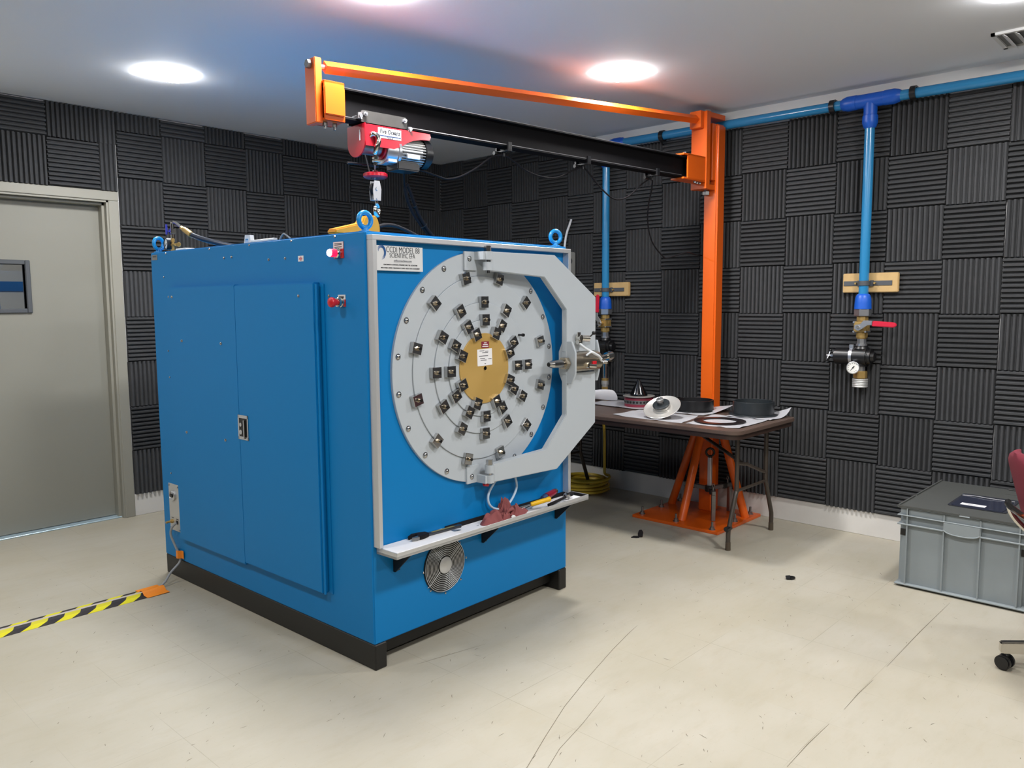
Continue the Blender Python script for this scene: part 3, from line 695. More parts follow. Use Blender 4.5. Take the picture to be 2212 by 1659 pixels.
# ---- gauge, valve and hose on the roof
gx, gb = .05, 1.632
rg = mp('roof_valve', MB().cyl((gx, gb, MZT), (gx, gb, MZT + .012), .012, seg=6).cyl((gx, gb, MZT), (gx, gb, MZT + .07), .007).cyl((gx, gb, MZT + .05), (gx, gb, MZT + .066), .010, seg=6).cyl((gx, gb - .03, MZT + .035), (gx, gb + .02, MZT + .035), .007), M_brass, 'brass valve with a gauge on the roof')
mp('valve_wing', MB().prism([(0, -.005), (.018, -.012), (.028, -.008), (.030, 0), (.028, .008), (.018, .012), (0, .005)], -.002, .002, TR((gx, gb - .028, MZT + .035)) @ RZ(-60) @ RX(90)), M_brass, parent=rg)
gq = TR((gx - .01, gb + .042, MZT + .042)) @ RZ(-6) @ RY(-90)
mp('pressure_gauge', MB().lathe([(0, -.026), (.026, -.026), (.030, -.022), (.030, .004), (.0305, .009), (.027, .010), (.026, .004), (0, .004)], 32), M_ptank, 'round pressure gauge', parent=rg, at=gq)
mp('gauge_dial', MB().lathe([(0, .0052), (.0255, .0052), (.0255, .004), (0, .004)], 24), M_dial, parent=rg, at=gq)
mp('gauge_needle', MB().box(-.002, .002, -.004, .018, .0055, .0066, T=RZ(40)), M_print, parent=rg, at=gq)
mp('ball_valve', MB().cyl((gx, gb, MZT + .07), (gx, gb, MZT + .142), .0085).box(gx - .013, gx + .013, gb - .014, gb + .014, MZT + .088, MZT + .116, .003, 2).tube([(gx, gb, MZT + .142), (gx, gb - .003, MZT + .15), (gx, gb - .03, MZT + .147), (gx, gb - .06, MZT + .135), (gx, gb - .10, MZT + .115)], .0075, 10, 4), M_chrome, parent=rg)
mp('valve_lever', MB().box(gx - .024, gx - .018, gb + .012, gb + .03, MZT + .085, MZT + .14, .003, 2).box(gx - .020, gx - .008, gb - .004, gb + .03, MZT + .10, MZT + .106), mat('lever_blue', '#2f3bb8', .4), 'blue lever', parent=rg)
mp('hose_coupling', MB().cyl((gx, gb - .10, MZT + .115), (gx, gb - .125, MZT + .105), .011, seg=6).cyl((gx, gb - .125, MZT + .105), (gx, gb - .145, MZT + .098), .013).cyl((gx, gb - .145, MZT + .098), (gx, gb - .20, MZT + .074), .0145), M_brass, parent=rg)
mp('roof_hose', MB().tube([(gx, gb - .20, MZT + .074), (gx + .05, gb - .25, MZT + .048), (gx + .18, gb - .30, MZT + .021), (gx + .45, gb - .34, MZT + .0135), (gx + .7, gb - .36, MZT + .0135)], .0125, 12, 5), M_ptank, 'dark hose running across the roof', parent=rg)
# ---- low fittings on the roof
mp('roof_bracket', MB().prism([(0, 0), (.006, .050), (.05, .052), (.064, 0), (.054, 0), (.048, .034), (.022, .034), (.018, 0)], -.01, .01, TR((.12, .985, MZT)) @ Matrix(((0, 0, 1, 0), (1, 0, 0, 0), (0, 1, 0, 0), (0, 0, 0, 1)))).box(.11, .13, .79, .985, MZT, MZT + .026, .003, 1), M_white, 'white plastic bracket on the roof')
mp('roof_cable', MB().tube([(.13, .78, MZT + .01), (.13, .755, MZT + .034), (.13, .735, MZT + .040), (.14, .705, MZT + .02)], .004, 8, 4), M_cable, 'grey cable end on the roof')
mp('roof_label', MB().box(.02, .07, 1.44, 1.545, MZT, MZT + .010, .002, 1), M_white, 'white block on the roof')
# ================================================================ THINGS ON THE TOOL TRAY AND ON THE MACHINE (machine frame)
def mthing(name, label, cat, loc, rz=0.0, group=None):
    v = MM @ Vector(loc); return thing(name, label, cat, v, YAW + rz, group)
TF = TZ0 + .0097
t = mthing('notepad', 'white pad lying in the left end of the tool tray, under the wrench', 'pad', (.2, -.065, TF))
obj('pages', MB().box(-.176, .168, -.0515, .062, 0, .0155, .0015, 1), M_paper, t)
t = mthing('paper_liner', 'stained white paper lining the floor of the tool tray', 'paper', (.80, -.065, TF))
obj('sheet', MB().box(-.43, .43, -.05, .057, 0, .0015), M_paper, t, label='white paper sheet')
sm = MB()
for x, y, r_ in ((-.375, .02, .014), (-.36, -.03, .004), (-.30, .04, .003), (-.33, -.045, .003), (-.27, .01, .008), (.1, .02, .01), (.3, -.02, .012), (.34, -.04, .016), (.22, -.05, .008)):
    sm.lathe([(0, .0019), (r_, .0019)], 12, T=TR((x, y, 0)) @ Matrix.Diagonal((1, .35, 1, 1)))
obj('grease_spots', sm, M_steelD, t)
# adjustable wrench
t = mthing('adjustable_wrench', 'dark steel adjustable wrench lying on the white pad', 'wrench', (.302, -.042, TF + .0158), R(-3))
obj('handle', MB().prism([(-.06, -.011), (.10, -.0095), (.125, -.012), (.137, 0), (.125, .012), (.10, .0095), (-.06, .012)], 0, .011, bev=.002), M_wrench, t)
obj('grip_panel', MB().box(-.03, .095, -.0055, .0055, .0105, .0115), mat('worn_yellow', '#8a8048', .5), t, label='worn yellow inlay')
obj('head', MB().prism([(-.05, -.013), (-.05, .016), (-.085, .028), (-.112, .030), (-.142, .012), (-.136, .006), (-.112, .012), (-.104, .010), (-.104, -.004), (-.118, -.022), (-.098, -.026), (-.075, -.022)], 0, .016, bev=.002), M_rubber, t)
obj('movable_jaw', MB().prism([(-.104, -.006), (-.136, -.010), (-.146, -.018), (-.122, -.026), (-.10, -.022)], .001, .015, bev=.0015), M_steelD, t)
obj('worm_screw', MB().cyl((-.105, -.012, .008), (-.078, -.012, .008), .006, seg=12), M_steel, t)
# rag
t = mthing('shop_rag', 'crumpled dusty red rag lying in the middle of the tool tray', 'rag', (.70, -.057, TF + .002))
from mathutils import noise as NZ
def ragged(lx, ly, h, seed, n=44, k=34):
    """a crumpled patch of cloth: warped ridges under a rounded envelope"""
    P = []; sd = Vector((seed * 3.1, seed * 1.7, seed))
    for i in range(n + 1):
        u = -1 + 2 * i / n; row = []
        for j in range(k + 1):
            v = -1 + 2 * j / k; q = Vector((u * .8, v * .55, 0)) + sd
            n1 = NZ.noise(q * 1.25); n2 = NZ.noise(q * 2.4 + Vector((5, 1, 2))); n3 = NZ.noise(q * 4.5)
            ang = math.atan2(v, u); lim = 1 + .14 * math.sin(2 * ang + seed) + .10 * math.sin(3 * ang + 2 * seed)
            d = min(1, math.hypot(u, v)); env = max(0, 1 - d ** 2.4)
            z = h * env * (.62 + .34 * math.cos(5.5 * n1 + 2.2 * u) + .16 * math.cos(8 * n2)) + .006 * n3 * env
            k_ = lim * min(1, 1.0 / max(1e-6, max(abs(math.cos(ang)), abs(math.sin(ang))) * math.hypot(1, 0)))
            sq = d / max(1e-6, math.hypot(u, v)) if math.hypot(u, v) > 1 else 1
            row.append((lx * u * sq * lim + .012 * n2 * env, ly * v * sq * lim + .010 * n1 * env, .0015 + max(0, z)))
        P.append(row)
    return P
rb = MB()
rb.grid(ragged(.080, .048, .052, 2.3), .0022, TR((-.065, -.006, 0)) @ RZ(8))
rb.grid(ragged(.095, .036, .046, 5.9), .0022, TR((.062, .000, 0)) @ RZ(-10))
rb.grid(ragged(.062, .026, .082, 8.2), .0022, TR((.015, .030, 0)) @ RZ(-4))
rb.grid(ragged(.044, .032, .070, 11.4), .0022, TR((-.026, -.018, 0)) @ RZ(35))
rb.grid(ragged(.036, .028, .062, 15.1), .0022, TR((.020, -.022, 0)) @ RZ(-30))
rb.tube([(-.030, -.038, .030), (-.016, -.044, .044), (.004, -.043, .046), (.014, -.038, .034), (.004, -.040, .020), (-.010, -.042, .018)], [.005, .007, .008, .008, .007, .005], 8, 5)
obj('cloth', rb, M_rag, t)
# push fitting and clear wire in front of the rag
t = mthing('tube_fitting', 'small white push fitting with an orange end beside the red rag', 'fitting', (.715, -.103, TF + .0017))
obj('body', MB().cyl((-.018, .006, .009), (.012, 0, .009), .008, seg=14).cyl((-.012, .004, .009), (-.012, .004, .020), .006), M_white, t)
obj('release_ring', MB().cyl((.012, 0, .009), (.020, -.001, .009), .007), M_orange, t, label='orange ring')
# screwdriver
t = mthing('screwdriver', 'screwdriver with a clear red and blue handle leaning on the tray back', 'screwdriver', (.985, -.040, TF + .003), R(2))
obj('shaft', MB().cyl((-.15, -.012, .010), (.01, .006, .024), .0042, seg=12), M_steel, t)
obj('handle', MB().cyl((.045, .010, .027), (.125, .018, .035), .017, .015, seg=10, bev=.003), M_scr, t, label='clear red fluted handle')
obj('collar', MB().cyl((.008, .006, .024), (.045, .010, .027), .012, .0175, seg=14, bev=.003), M_navy, t, label='dark blue collar')
obj('end_cap', MB().cyl((.125, .018, .035), (.142, .020, .0365), .0145, .0125, seg=12, bev=.003), M_nickel, t, label='clear end cap')
# yellow handled tool
t = mthing('nut_driver', 'tool with a bright yellow handle lying over the front edge of the tray', 'hand tool', (.905, -.092, TF + .004), R(-16))
obj('shank', MB().cyl((-.16, .02, .012), (-.045, 0, .030), .004, seg=10), M_steel, t)
obj('handle', MB().tube([(-.05, 0, .030), (-.042, -.001, .0305), (.0, -.003, .036), (.03, -.005, .040), (.052, -.006, .043), (.056, -.006, .0434)], [.008, .0105, .0115, .0105, .0125, .009], 12), M_yellow, t, label='yellow handle')
# ratchet
t = mthing('ratchet', 'black ratchet with a socket at the right end of the tool tray', 'ratchet', (1.065, -.082, TF + .0018), R(4))
obj('handle', MB().cyl((-.10, -.008, .010), (.065, .004, .016), .0085, .006, seg=12, bev=.002), M_rubber, t)
obj('head', MB().cyl((.075, .005, .006), (.075, .005, .026), .016, bev=.002), M_chrome, t, label='chrome ratchet head')
obj('socket', MB().cyl((.080, .006, .018), (.125, .009, .020), .0115, bev=.001), M_rubber, t)
t = mthing('socket', 'small chrome socket by the back right of the tool tray', 'socket', (1.185, -.030, TF + .0018), R(15))
obj('barrel', MB().cyl((-.012, 0, .010), (.004, 0, .010), .008, seg=12).cyl((.004, 0, .010), (.014, 0, .010), .0095, seg=12), M_chrome, t)
# pendant control of the hoist, on the roof
t = mthing('pendant_control', 'yellow hoist pendant lying on the machine roof behind the lifting eye', 'pendant', (.15, .25, MZT), R(8))
obj('housing', MB().prism([(-.135, .004), (-.132, .022), (.02, .058), (.032, .084), (.095, .094), (.112, .078), (.122, .048), (.122, .006), (.09, .002)], -.024, .024, RX(90), .005), M_amber, t, label='yellow housing')
obj('strain_relief', MB().cyl((.118, 0, .055), (.142, 0, .052), .012, .008), M_rubber, t)
obj('button', MB().cyl((.045, .024, .05), (.045, .03, .05), .011), M_blackpl, t)
obj('button', MB().cyl((.085, .024, .05), (.085, .03, .05), .011), M_red, t)
obj('cable', MB().tube([(.14, 0, .053), (.18, .003, .062), (.24, .006, .064), (.31, .012, .054), (.40, .02, .034), (.50, .03, .010), (.58, .06, .0075)], .0075, 10, 5), M_rubber, t)
# grey cable taped to the machine and led to the floor
t = mthing('signal_cable', 'grey cable hanging from the connector plate down to the floor tape', 'cable', (-.02, 1.62, 0))
wpt = lambda x, y, z: Vector((x, y, z))
inv = t.matrix_basis.inverted()
cpts = [MM @ Vector(p) for p in ((-.008, 1.622, .305), (-.026, 1.640, .28), (-.030, 1.648, .24), (-.018, 1.628, .18), (-.010, 1.61, .14), (-.012, 1.60, .10))] + [Vector((1.70, 4.035, .055)), Vector((1.655, 4.01, .02)), Vector((1.60, 3.988, .0085)), Vector((1.5, 3.982, .0075)), Vector((.9, 3.973, .0075)), Vector((.3, 3.966, .0075))]
obj('cord', MB().tube([inv @ p for p in cpts], .0062, 10, 5), M_cable, t)
t = mthing('orange_tape', 'orange tape holding the grey cable against the black machine base', 'tape', (-.006, 1.605, .14))
obj('strip', MB().grid([[(-.017, .04 - .08 * j / 8, .03 * math.cos(j) * .05 + dz) if 2 < j < 6 else (-.001, .04 - .08 * j / 8, dz) for j in range(9)] for dz in (-.02, 0, .022)], .0008), M_otape, t)
# ================================================================ HAZARD TAPE AND CORD COVER
t = thing('hazard_tape', 'yellow and black hazard tape over the grey cable on the floor', 'tape', (1.2, 3.977, 0), R(.35))
def tape_row(y, x): return (x, y, .0009 + (.0135 - abs(y) * .9) * (1 if abs(y) < .015 else 0))
prof = [(-.066, .0008), (-.03, .0012), (-.017, .0022), (-.010, .0135), (0, .0152), (.010, .0135), (.017, .0022), (.03, .0012), (.066, .0008)]
xs = [-1.1 + 1.5 * k / 40 for k in range(41)]
obj('striped_tape', MB().grid([[(x, y, z) for y, z in prof[:4]] for x in xs], .0004).grid([[(x, y, z) for y, z in prof[5:]] for x in xs], .0004), M_haz, t, label='striped tape')
obj('cover_strip', MB().grid([[(x, y, z) for y, z in prof[3:6]] for x in xs], .0004), mat('tape_pale_middle', '#b9afa2', .5), t, label='pale middle strip')
t = thing('floor_tape', 'square of orange tape over the end of the hazard tape', 'tape', (1.583, 3.9805, 0), R(.35))
obj('sheet', MB().grid([[(x, y, (.0038 if abs(y) > .03 else .0038 + .0165 * (1 - (abs(y) / .03) ** 2)) + .0008 * math.sin(40 * x)) for y in [-.075 + .15 * k / 20 for k in range(21)]] for x in [-.055, -.02, .02, .055]], .0006), M_otape, t)
# foam scraps
def scrap(name, loc, rz, lab, flat):
    t = thing(name, lab, 'foam scrap', loc, rz)
    leaf = [(0, -.017), (.018, -.016), (.032, -.006), (.036, .002), (.028, .014), (.012, .02), (-.004, .012)]
    if flat:
        obj('piece', MB().prism(leaf, 0, .012, TR((0, 0, .0)) , .003), M_blackpl, t)
        obj('lifted_flap', MB().prism([(-.022, -.012), (.006, -.016), (.010, .012), (-.016, .012)], 0, .006, TR((0, 0, .008)) @ RX(28), .002), M_blackpl, t)
    else:
        obj('flat_half', MB().prism([(-.05, -.012), (-.012, -.018), (.002, -.012), (.002, .012), (-.03, .014)], 0, .007, bev=.002), M_rubber, t)
        obj('raised_half', MB().prism([(-.012, 0), (.016, 0), (.020, .03), (.010, .046), (-.006, .042), (-.014, .02)], -.004, .004, TR((.008, 0, .003)) @ RX(80), .002), M_rubber, t)
scrap('foam_scrap', (4.0, 2.688, 0), R(-50), 'bent black foam scrap on the floor in front of the orange base plate', False)
scrap('foam_scrap', (3.905, 1.69, 0), R(-40), 'black foam scrap lying alone on the open floor left of the grey crate', True)
# ================================================================ YELLOW HOSE AND BLACK HOSE
t = thing('air_hose', 'yellow air hose coiled on the floor behind the machine, rising behind the table', 'hose', (4.73, 3.68, 0))
hp = []; rr = random.Random(5)
turns = 8
for k in range(turns * 14 + 1):
    a_ = 2 * math.pi * k / 14; q = k / (turns * 14)
    r_ = .165 + .03 * math.sin(a_ * .37 + 1) + .012 * math.sin(a_ * 1.3)
    hp.append((r_ * math.cos(a_ - .7), r_ * math.sin(a_ - .7), .012 + .105 * q + .008 * math.sin(a_ * .5)))
hp += [(.10, -.12, .14), (.11, -.11, .20), (.115, -.105, .30), (.12, -.10, .42), (.125, -.085, .56), (.135, -.07, .70), (.16, -.065, .76)]
obj('hose', MB().tube(hp, .0105, 10, 3), M_yhose, t)
t = thing('drain_hose', 'short black hose arching down behind the machine beside the yellow coil', 'hose', (4.62, 3.98, 0))
obj('hose', MB().tube([(-.45, .45, .22), (-.25, .25, .26), (-.05, .05, .22), (.08, -.07, .13), (.12, -.12, .014)], .022, 14, 6), M_blackpl, t)
# ================================================================ JIB CRANE
CBX, CBY = 4.805, 2.665
CR = thing('jib_crane', 'orange jib crane with a black boom on a bolted base plate', 'crane', (CBX, CBY, 0))
BAZ = R(4.63)
# boom frame: x = u along the boom to its free end, y = v towards the camera side, z up
BT = Matrix(((-math.cos(BAZ), -math.sin(BAZ), 0, 4.66), (math.sin(BAZ), -math.cos(BAZ), 0, 2.69), (0, 0, 1, 0), (0, 0, 0, 1)))
def cp_(name, b, m_, label=None, parent=None, boom=True, angle=35): return obj(name, b, m_, parent or CR, BT if boom else Matrix(), None, label, True, angle)
W_ = False
cp_('base_plate', MB().box(4.362, 4.948, 2.35, 2.985, 0, .019, .002, 1), M_orange, 'square orange base plate', boom=W_)
cp_('column', MB().box(4.755, 4.855, 2.615, 2.715, .018, 2.585, .010, 3), M_orange, 'tall orange square column', boom=W_)
for fx, fy, tx, ty in ((4.46, 2.665, 4.752, 2.665), (4.805, 2.955, 4.805, 2.718), (4.805, 2.39, 4.805, 2.612)):
    cp_('brace', MB().cyl((fx, fy, .012), (tx, ty, .70), .027, seg=20), M_orange, boom=W_)
ab = MB().lathe([(0, 0), (.020, 0), (.020, .004), (0, .004)], 20).prism(hexpts(.0145), .004, .018).cyl((0, 0, .018), (0, 0, .050), .0075, seg=12).mesh('anchor_bolt'); ab.materials.append(M_steelD)
for x, y in ((4.415, 2.94), (4.66, 2.945), (4.41, 2.676), (4.392, 2.405), (4.66, 2.39), (4.895, 2.40), (4.90, 2.94)):
    cp_('anchor_bolt', ab, None, boom=W_).matrix_basis = TR((x - CBX, y - CBY, .019))
# column hinge bearing
cp_('bearing_tube', MB().cyl((-.072, .0, 2.225), (-.072, .0, 2.590), .030, seg=28), M_orange)
cp_('bearing_plate', MB().box(-.105, -.06, -.045, .052, 2.225, 2.585, .003, 1), M_orange)
cp_('pivot_pin', MB().cyl((-.072, 0, 2.14), (-.072, 0, 2.675), .014).cyl((-.072, 0, 2.655), (-.072, 0, 2.675), .024, seg=6).cyl((-.072, 0, 2.135), (-.072, 0, 2.157), .024, seg=6).cyl((-.072, 0, 2.205), (-.072, 0, 2.225), .026).cyl((-.072, 0, 2.59), (-.072, 0, 2.618), .024), M_steelD)
# boom head
hd = MB()
hd.box(-.004, .012, -.062, .056, 2.165, 2.652, .002, 1)
hd.box(-.028, .0, .045, .056, 2.165, 2.652).box(-.028, .0, -.062, -.051, 2.165, 2.652)
hd.box(-.205, .006, -.05, .05, 2.62, 2.652, .003, 1).box(-.115, .006, -.05, .05, 2.165, 2.197, .003, 1)
head = cp_('boom_head', hd, M_orange, 'orange pivot head')
cp_('tie_lug', MB().box(.010, .050, -.050, .034, 2.545, 2.652, .003, 1), M_orange, parent=head)
cp_('beam_clamp', MB().box(.010, .20, .040, .050, 2.207, 2.364).box(.010, .245, -.05, .050, 2.352, 2.364, .002, 1).box(.010, .245, -.05, .050, 2.205, 2.217, .002, 1).box(.010, .2, -.05, -.04, 2.207, 2.364), M_orange, parent=head)
HBT = []
for u, v, z in ((-.02, .03, 2.652), (.0, -.03, 2.652), (-.06, .025, 2.652)): HBT.append(((u, v, z), (u, v, z + .012), .011))
for u, v, z in ((.03, .02, 2.205), (.06, .02, 2.205), (.10, .03, 2.205)): HBT.append(((u, v, z - .012), (u, v, z), .009))
HBT.append(((.21, .03, 2.364), (.21, .03, 2.372), .010))
for a_, b_, r_ in HBT: cp_('bolt', MB().cyl(a_, b_, r_, seg=6), M_steelD, parent=head)
# I-beam
bm_ = MB().box(.012, 2.70, -.0375, .0375, 2.339, 2.346).box(.012, 2.70, -.0375, .0375, 2.219, 2.2265).box(.012, 2.70, -.005, .005, 2.226, 2.340)
be = cp_('boom_beam', bm_, M_beam, 'black I-beam boom')
cp_('flange_highlight', MB().box(.25, 2.66, .0355, .0383, 2.2265, 2.2295).box(.25, 2.66, .0355, .0383, 2.3455, 2.3472), M_beamfl, parent=be)  # thin pale strips paint the bright highlights along the flange edges
# end of the boom
ep = cp_('end_post', MB().box(2.735, 2.768, -.042, .042, 2.185, 2.446, .003, 2), M_orange, 'orange upright at the end of the boom')
eb_ = MB().box(2.642, 2.737, .050, .060, 2.196, 2.357, .002, 1).box(2.642, 2.737, -.060, -.05, 2.196, 2.357).box(2.642, 2.737, -.06, .06, 2.346, 2.357, .002, 1).box(2.642, 2.737, -.06, .06, 2.196, 2.207, .002, 1)
cp_('end_clamp', eb_, M_orange, parent=ep)
cp_('cover_plate', MB().box(2.645, 2.742, .060, .070, 2.217, 2.334, .004, 2), M_orange, parent=ep)
for e_ in (MB().cyl((2.765, .005, 2.422), (2.785, .005, 2.422), .018, seg=6), MB().cyl((2.715, .02, 2.180), (2.715, .02, 2.196), .010, seg=6).cyl((2.715, .02, 2.168), (2.715, .02, 2.18), .006), MB().cyl((2.67, .02, 2.180), (2.67, .02, 2.196), .010, seg=6).cyl((2.67, .02, 2.168), (2.67, .02, 2.18), .006)): cp_('bolt', e_, M_steelD, parent=ep)
trd = MB().tube([(2.700, .0, 2.424), (.045, .0, 2.600)], .026, 4)
cp_('tie_rod', trd, M_orange, 'orange tie bar above the boom')
cp_('tie_rod_end', MB().cyl((2.735, 0, 2.4215), (2.690, 0, 2.4245), .010), M_zinc)
# ================================================================ HOIST
hb0 = BT @ Vector((2.45, 0, 1.82))
HO = thing('electric_hoist', 'red electric cable hoist hanging from the crane boom', 'hoist', hb0)
def hp_(name, b, m_, label=None, parent=None, angle=35): return obj(name, b, m_, parent or HO, BT, None, label, True, angle)
UZ = RX(90)
def uz(h0, h1): return TR((0, 0, 0)) @ RX(90)          # (u, z) outline extruded along -v
tro = MB()
for s in (-1, 1):
    tro.prism([(2.325, 2.214), (2.325, 2.258), (2.335, 2.264), (2.552, 2.264), (2.562, 2.258), (2.562, 2.214)], -s * .052 - .003, -s * .052 + .003, RX(90))
tl = hp_('trolley', tro, M_trol, 'steel trolley plates on the beam flange')
tb_ = MB()
for u in (2.343, 2.545):
    for s in (-1, 1):
        tb_.cyl((u, s * .052, 2.247), (u, s * .066, 2.247), .0105, seg=6).cyl((u, s * .066, 2.247), (u, s * .074, 2.247), .006)
tb_.cyl((2.57, -.07, 2.235), (2.57, .07, 2.235), .008).cyl((2.315, -.07, 2.215), (2.315, .07, 2.215), .008)
tb_.cyl((2.57, .055, 2.225), (2.57, .055, 2.25), .011, seg=6).cyl((2.315, .055, 2.205), (2.315, .055, 2.225), .009, seg=6)
hp_('trolley_bolts', tb_, M_zinc, parent=tl)
hs_ = MB()
side = [(2.550, 2.206), (2.205, 2.206), (2.198, 2.196), (2.205, 2.180), (2.255, 2.176), (2.30, 2.166), (2.335, 2.150), (2.365, 2.132), (2.40, 2.118), (2.550, 2.118)]
for s in (-1, 1): hs_.prism(side, -s * .058 - .002, -s * .058 + .002, RX(90))
hs_.box(2.20, 2.552, -.058, .058, 2.204, 2.209, .001, 1)
endp = [(-.072, 2.209), (.072, 2.209), (.072, 2.135)] + [(.072 * math.cos(R(-t_)), 2.135 + .062 * math.sin(R(-t_))) for t_ in range(15, 180, 15)] + [(-.072, 2.135)]
hs_.prism(endp, 2.550, 2.556, Matrix(((0, 0, 1, 0), (1, 0, 0, 0), (0, 1, 0, 0), (0, 0, 0, 1))), .001)
hg_ = hp_('housing', hs_, M_hred, 'red sheet steel housing')
hp_('end_slot', MB().box(2.5565, 2.5575, .028, .036, 2.140, 2.185, T=None), M_paper, parent=hg_)
# label
lb = hp_('name_label', MB().box(2.362, 2.482, .060, .0612, 2.158, 2.202, .002, 1), M_paper, 'white label reading Five Oceans TOOLS', parent=hg_)
hp_('label_band', MB().box(2.364, 2.48, .0608, .0616, 2.1665, 2.1705), M_navy, parent=hg_)
ft = TR((2.422, .0612, 2.1865)) @ Matrix(((-1, 0, 0, 0), (0, 0, 1, 0), (0, 1, 0, 0), (0, 0, 0, 1)))
hp_('lettering', MB().text('Five Oceans', .026, ft, width=.104, bold=.0006, shear=.15), M_print, parent=hg_)
hp_('lettering', MB().text('TOOLS', .009, TR((2.422, .0616, 2.1622)) @ Matrix(((-1, 0, 0, 0), (0, 0, 1, 0), (0, 1, 0, 0), (0, 0, 0, 1))), width=.034), M_print, parent=hg_)
hp_('drum', MB().cyl((2.548, 0, 2.128), (2.43, 0, 2.128), .034, seg=32).cyl((2.44, 0, 2.128), (2.432, 0, 2.128), .052, seg=32), M_hred)
hp_('rope_winding', MB().cyl((2.545, 0, 2.128), (2.445, 0, 2.128), .038, seg=32), M_steelD)
hp_('gearbox', MB().cyl((2.43, 0, 2.118), (2.37, 0, 2.118), .060, seg=36, bev=.004).cyl((2.372, 0, 2.118), (2.360, 0, 2.118), .066, seg=36).box(2.372, 2.425, -.045, .045, 2.062, 2.10, .004, 1), M_zinc, 'grey gearbox')
mo = hp_('motor', MB().cyl((2.362, 0, 2.124), (2.222, 0, 2.124), .052, seg=36), M_zinc, 'finned silver motor')
fn_ = MB()
for k in range(30):
    a_ = 2 * math.pi * k / 30
    fn_.box(2.228, 2.355, -.0018, .0018, .050, .0625, T=TR((0, 0, 2.124)) @ Matrix.Rotation(a_, 4, 'X'))
hp_('cooling_fins', fn_, M_sat, parent=mo)
hp_('fan_cover', MB().cyl((2.236, 0, 2.124), (2.180, 0, 2.124), .067, seg=36, bev=.012), M_blackpl, 'black fan cover', parent=mo)
hp_('terminal_box', MB().box(2.255, 2.375, -.045, .05, 2.036, 2.072, .005, 2), M_blackpl, 'black capacitor box under the motor', parent=mo)
hp_('motor_plate', MB().box(2.262, 2.332, .048, .064, 2.086, 2.108, .002, 1), M_zinc, parent=mo)
# hooks, ropes and the limit weight
def hook(T_, s=1.0):
    b = MB(); b.tube([(0, 0, .06), (0, 0, .03), (-.004, 0, .016), (-.016, 0, .002), (-.016, 0, -.016), (-.004, 0, -.030), (.012, 0, -.026), (.020, 0, -.010), (.018, 0, .004)], [.007, .008, .009, .010, .011, .0115, .010, .008, .005], 12, 4, T=T_ @ Matrix.Scale(s, 4)); return b
fh = MB()
fh.tube([(2.520, .052, 2.160), (2.511, .066, 2.168), (2.497, .075, 2.160), (2.492, .077, 2.140), (2.497, .074, 2.118), (2.500, .066, 2.098), (2.498, .058, 2.086)], [.010, .011, .012, .0125, .0125, .011, .009], 14, 5)
fh.cyl((2.498, .058, 2.095), (2.492, .050, 2.040), .0085).cyl((2.496, .056, 2.078), (2.495, .054, 2.066), .014, seg=6).box(2.472, 2.504, .040, .064, 2.052, 2.064, .002, 1)
hp_('rope_anchor_hook', fh, M_chrome, 'chrome rope anchor hook')
hp_('wire_rope', MB().cyl((2.492, .046, 2.045), (2.468, .004, 1.975), .0035, seg=8).cyl((2.515, 0, 2.10), (2.482, 0, 1.985), .003, seg=8), M_steelD)
hp_('limit_weight', MB().lathe([(0, -.014), (.046, -.013), (.054, -.007), (.054, .005), (.046, .010), (.012, .013), (.010, .020), (0, .020)], 40, T=TR((2.462, 0, 2.006))), M_hred, 'red round limit weight')
bk = MB()
for s in (-1, 1): bk.prism([(-.018, -.05), (.018, -.05), (.022, .0), (.014, .036), (-.014, .036), (-.022, .0)], -.002, .002, TR((2.464, s * .014, 1.945)) @ RX(90), .001)
bk.cyl((2.464, -.02, 1.945), (2.464, .02, 1.945), .008).cyl((2.464, -.02, 1.902), (2.464, .02, 1.902), .006)
hk = hp_('hook_block', bk, M_zinc, 'zinc pulley block')
hp_('pulley', MB().cyl((2.464, -.010, 1.948), (2.464, .010, 1.948), .026, seg=28), M_rubber, parent=hk)
hp_('load_hook', hook(TR((2.458, 0, 1.865)) @ RZ(35), 1.05), M_chrome, 'chrome load hook', parent=hk)
hp_('limit_lever', MB().tube([(2.43, -.03, 2.052), (2.49, -.02, 2.052), (2.56, 0, 2.047), (2.605, .005, 2.044)], .0055, 8), M_blackpl, 'black limit lever')
# ---- festoon cable along the boom and control cable
t = thing('festoon_cable', 'black power cable hung in loops under the crane boom', 'cable', BT @ Vector((1.1, 0, 2.2)))
def fe(name, b, m_, lab=None): return obj(name, b, m_, t, BT, None, lab, True)
for u in (1.70, 1.113, .498):
    fe('cable_slider', MB().box(u - .012, u + .012, -.050, -.040, 2.200, 2.24).box(u - .012, u + .012, .040, .050, 2.200, 2.24).box(u - .014, u + .014, -.05, .05, 2.196, 2.206, .002, 1).cyl((u + .015, -.012, 2.188), (u + .055, -.012, 2.188), .010).cyl((u, 0, 2.175), (u, 0, 2.2), .008), M_blackpl)
fe('cable', MB().tube([(2.27, 0, 2.055), (2.2, 0, 2.052), (2.12, 0, 2.038), (2.06, 0, 2.03), (1.98, 0, 2.05), (1.88, 0, 2.10), (1.78, 0, 2.165), (1.70, 0, 2.184), (1.64, 0, 2.165), (1.55, 0, 2.125), (1.44, 0, 2.104), (1.32, 0, 2.11), (1.20, 0, 2.158), (1.113, 0, 2.184), (1.05, 0, 2.15), (.95, 0, 2.08), (.84, 0, 2.035), (.72, 0, 2.06), (.60, 0, 2.14), (.498, 0, 2.184), (.475, -.02, 2.12), (.465, -.05, 2.03), (.43, -.08, 1.93), (.36, -.10, 1.82), (.25, -.10, 1.735), (.20, -.09, 1.725), (.08, -.04, 1.76), (-.06, -.072, 1.755), (-.15, -.075, 1.75)], .0045, 8, 5), M_rubber)
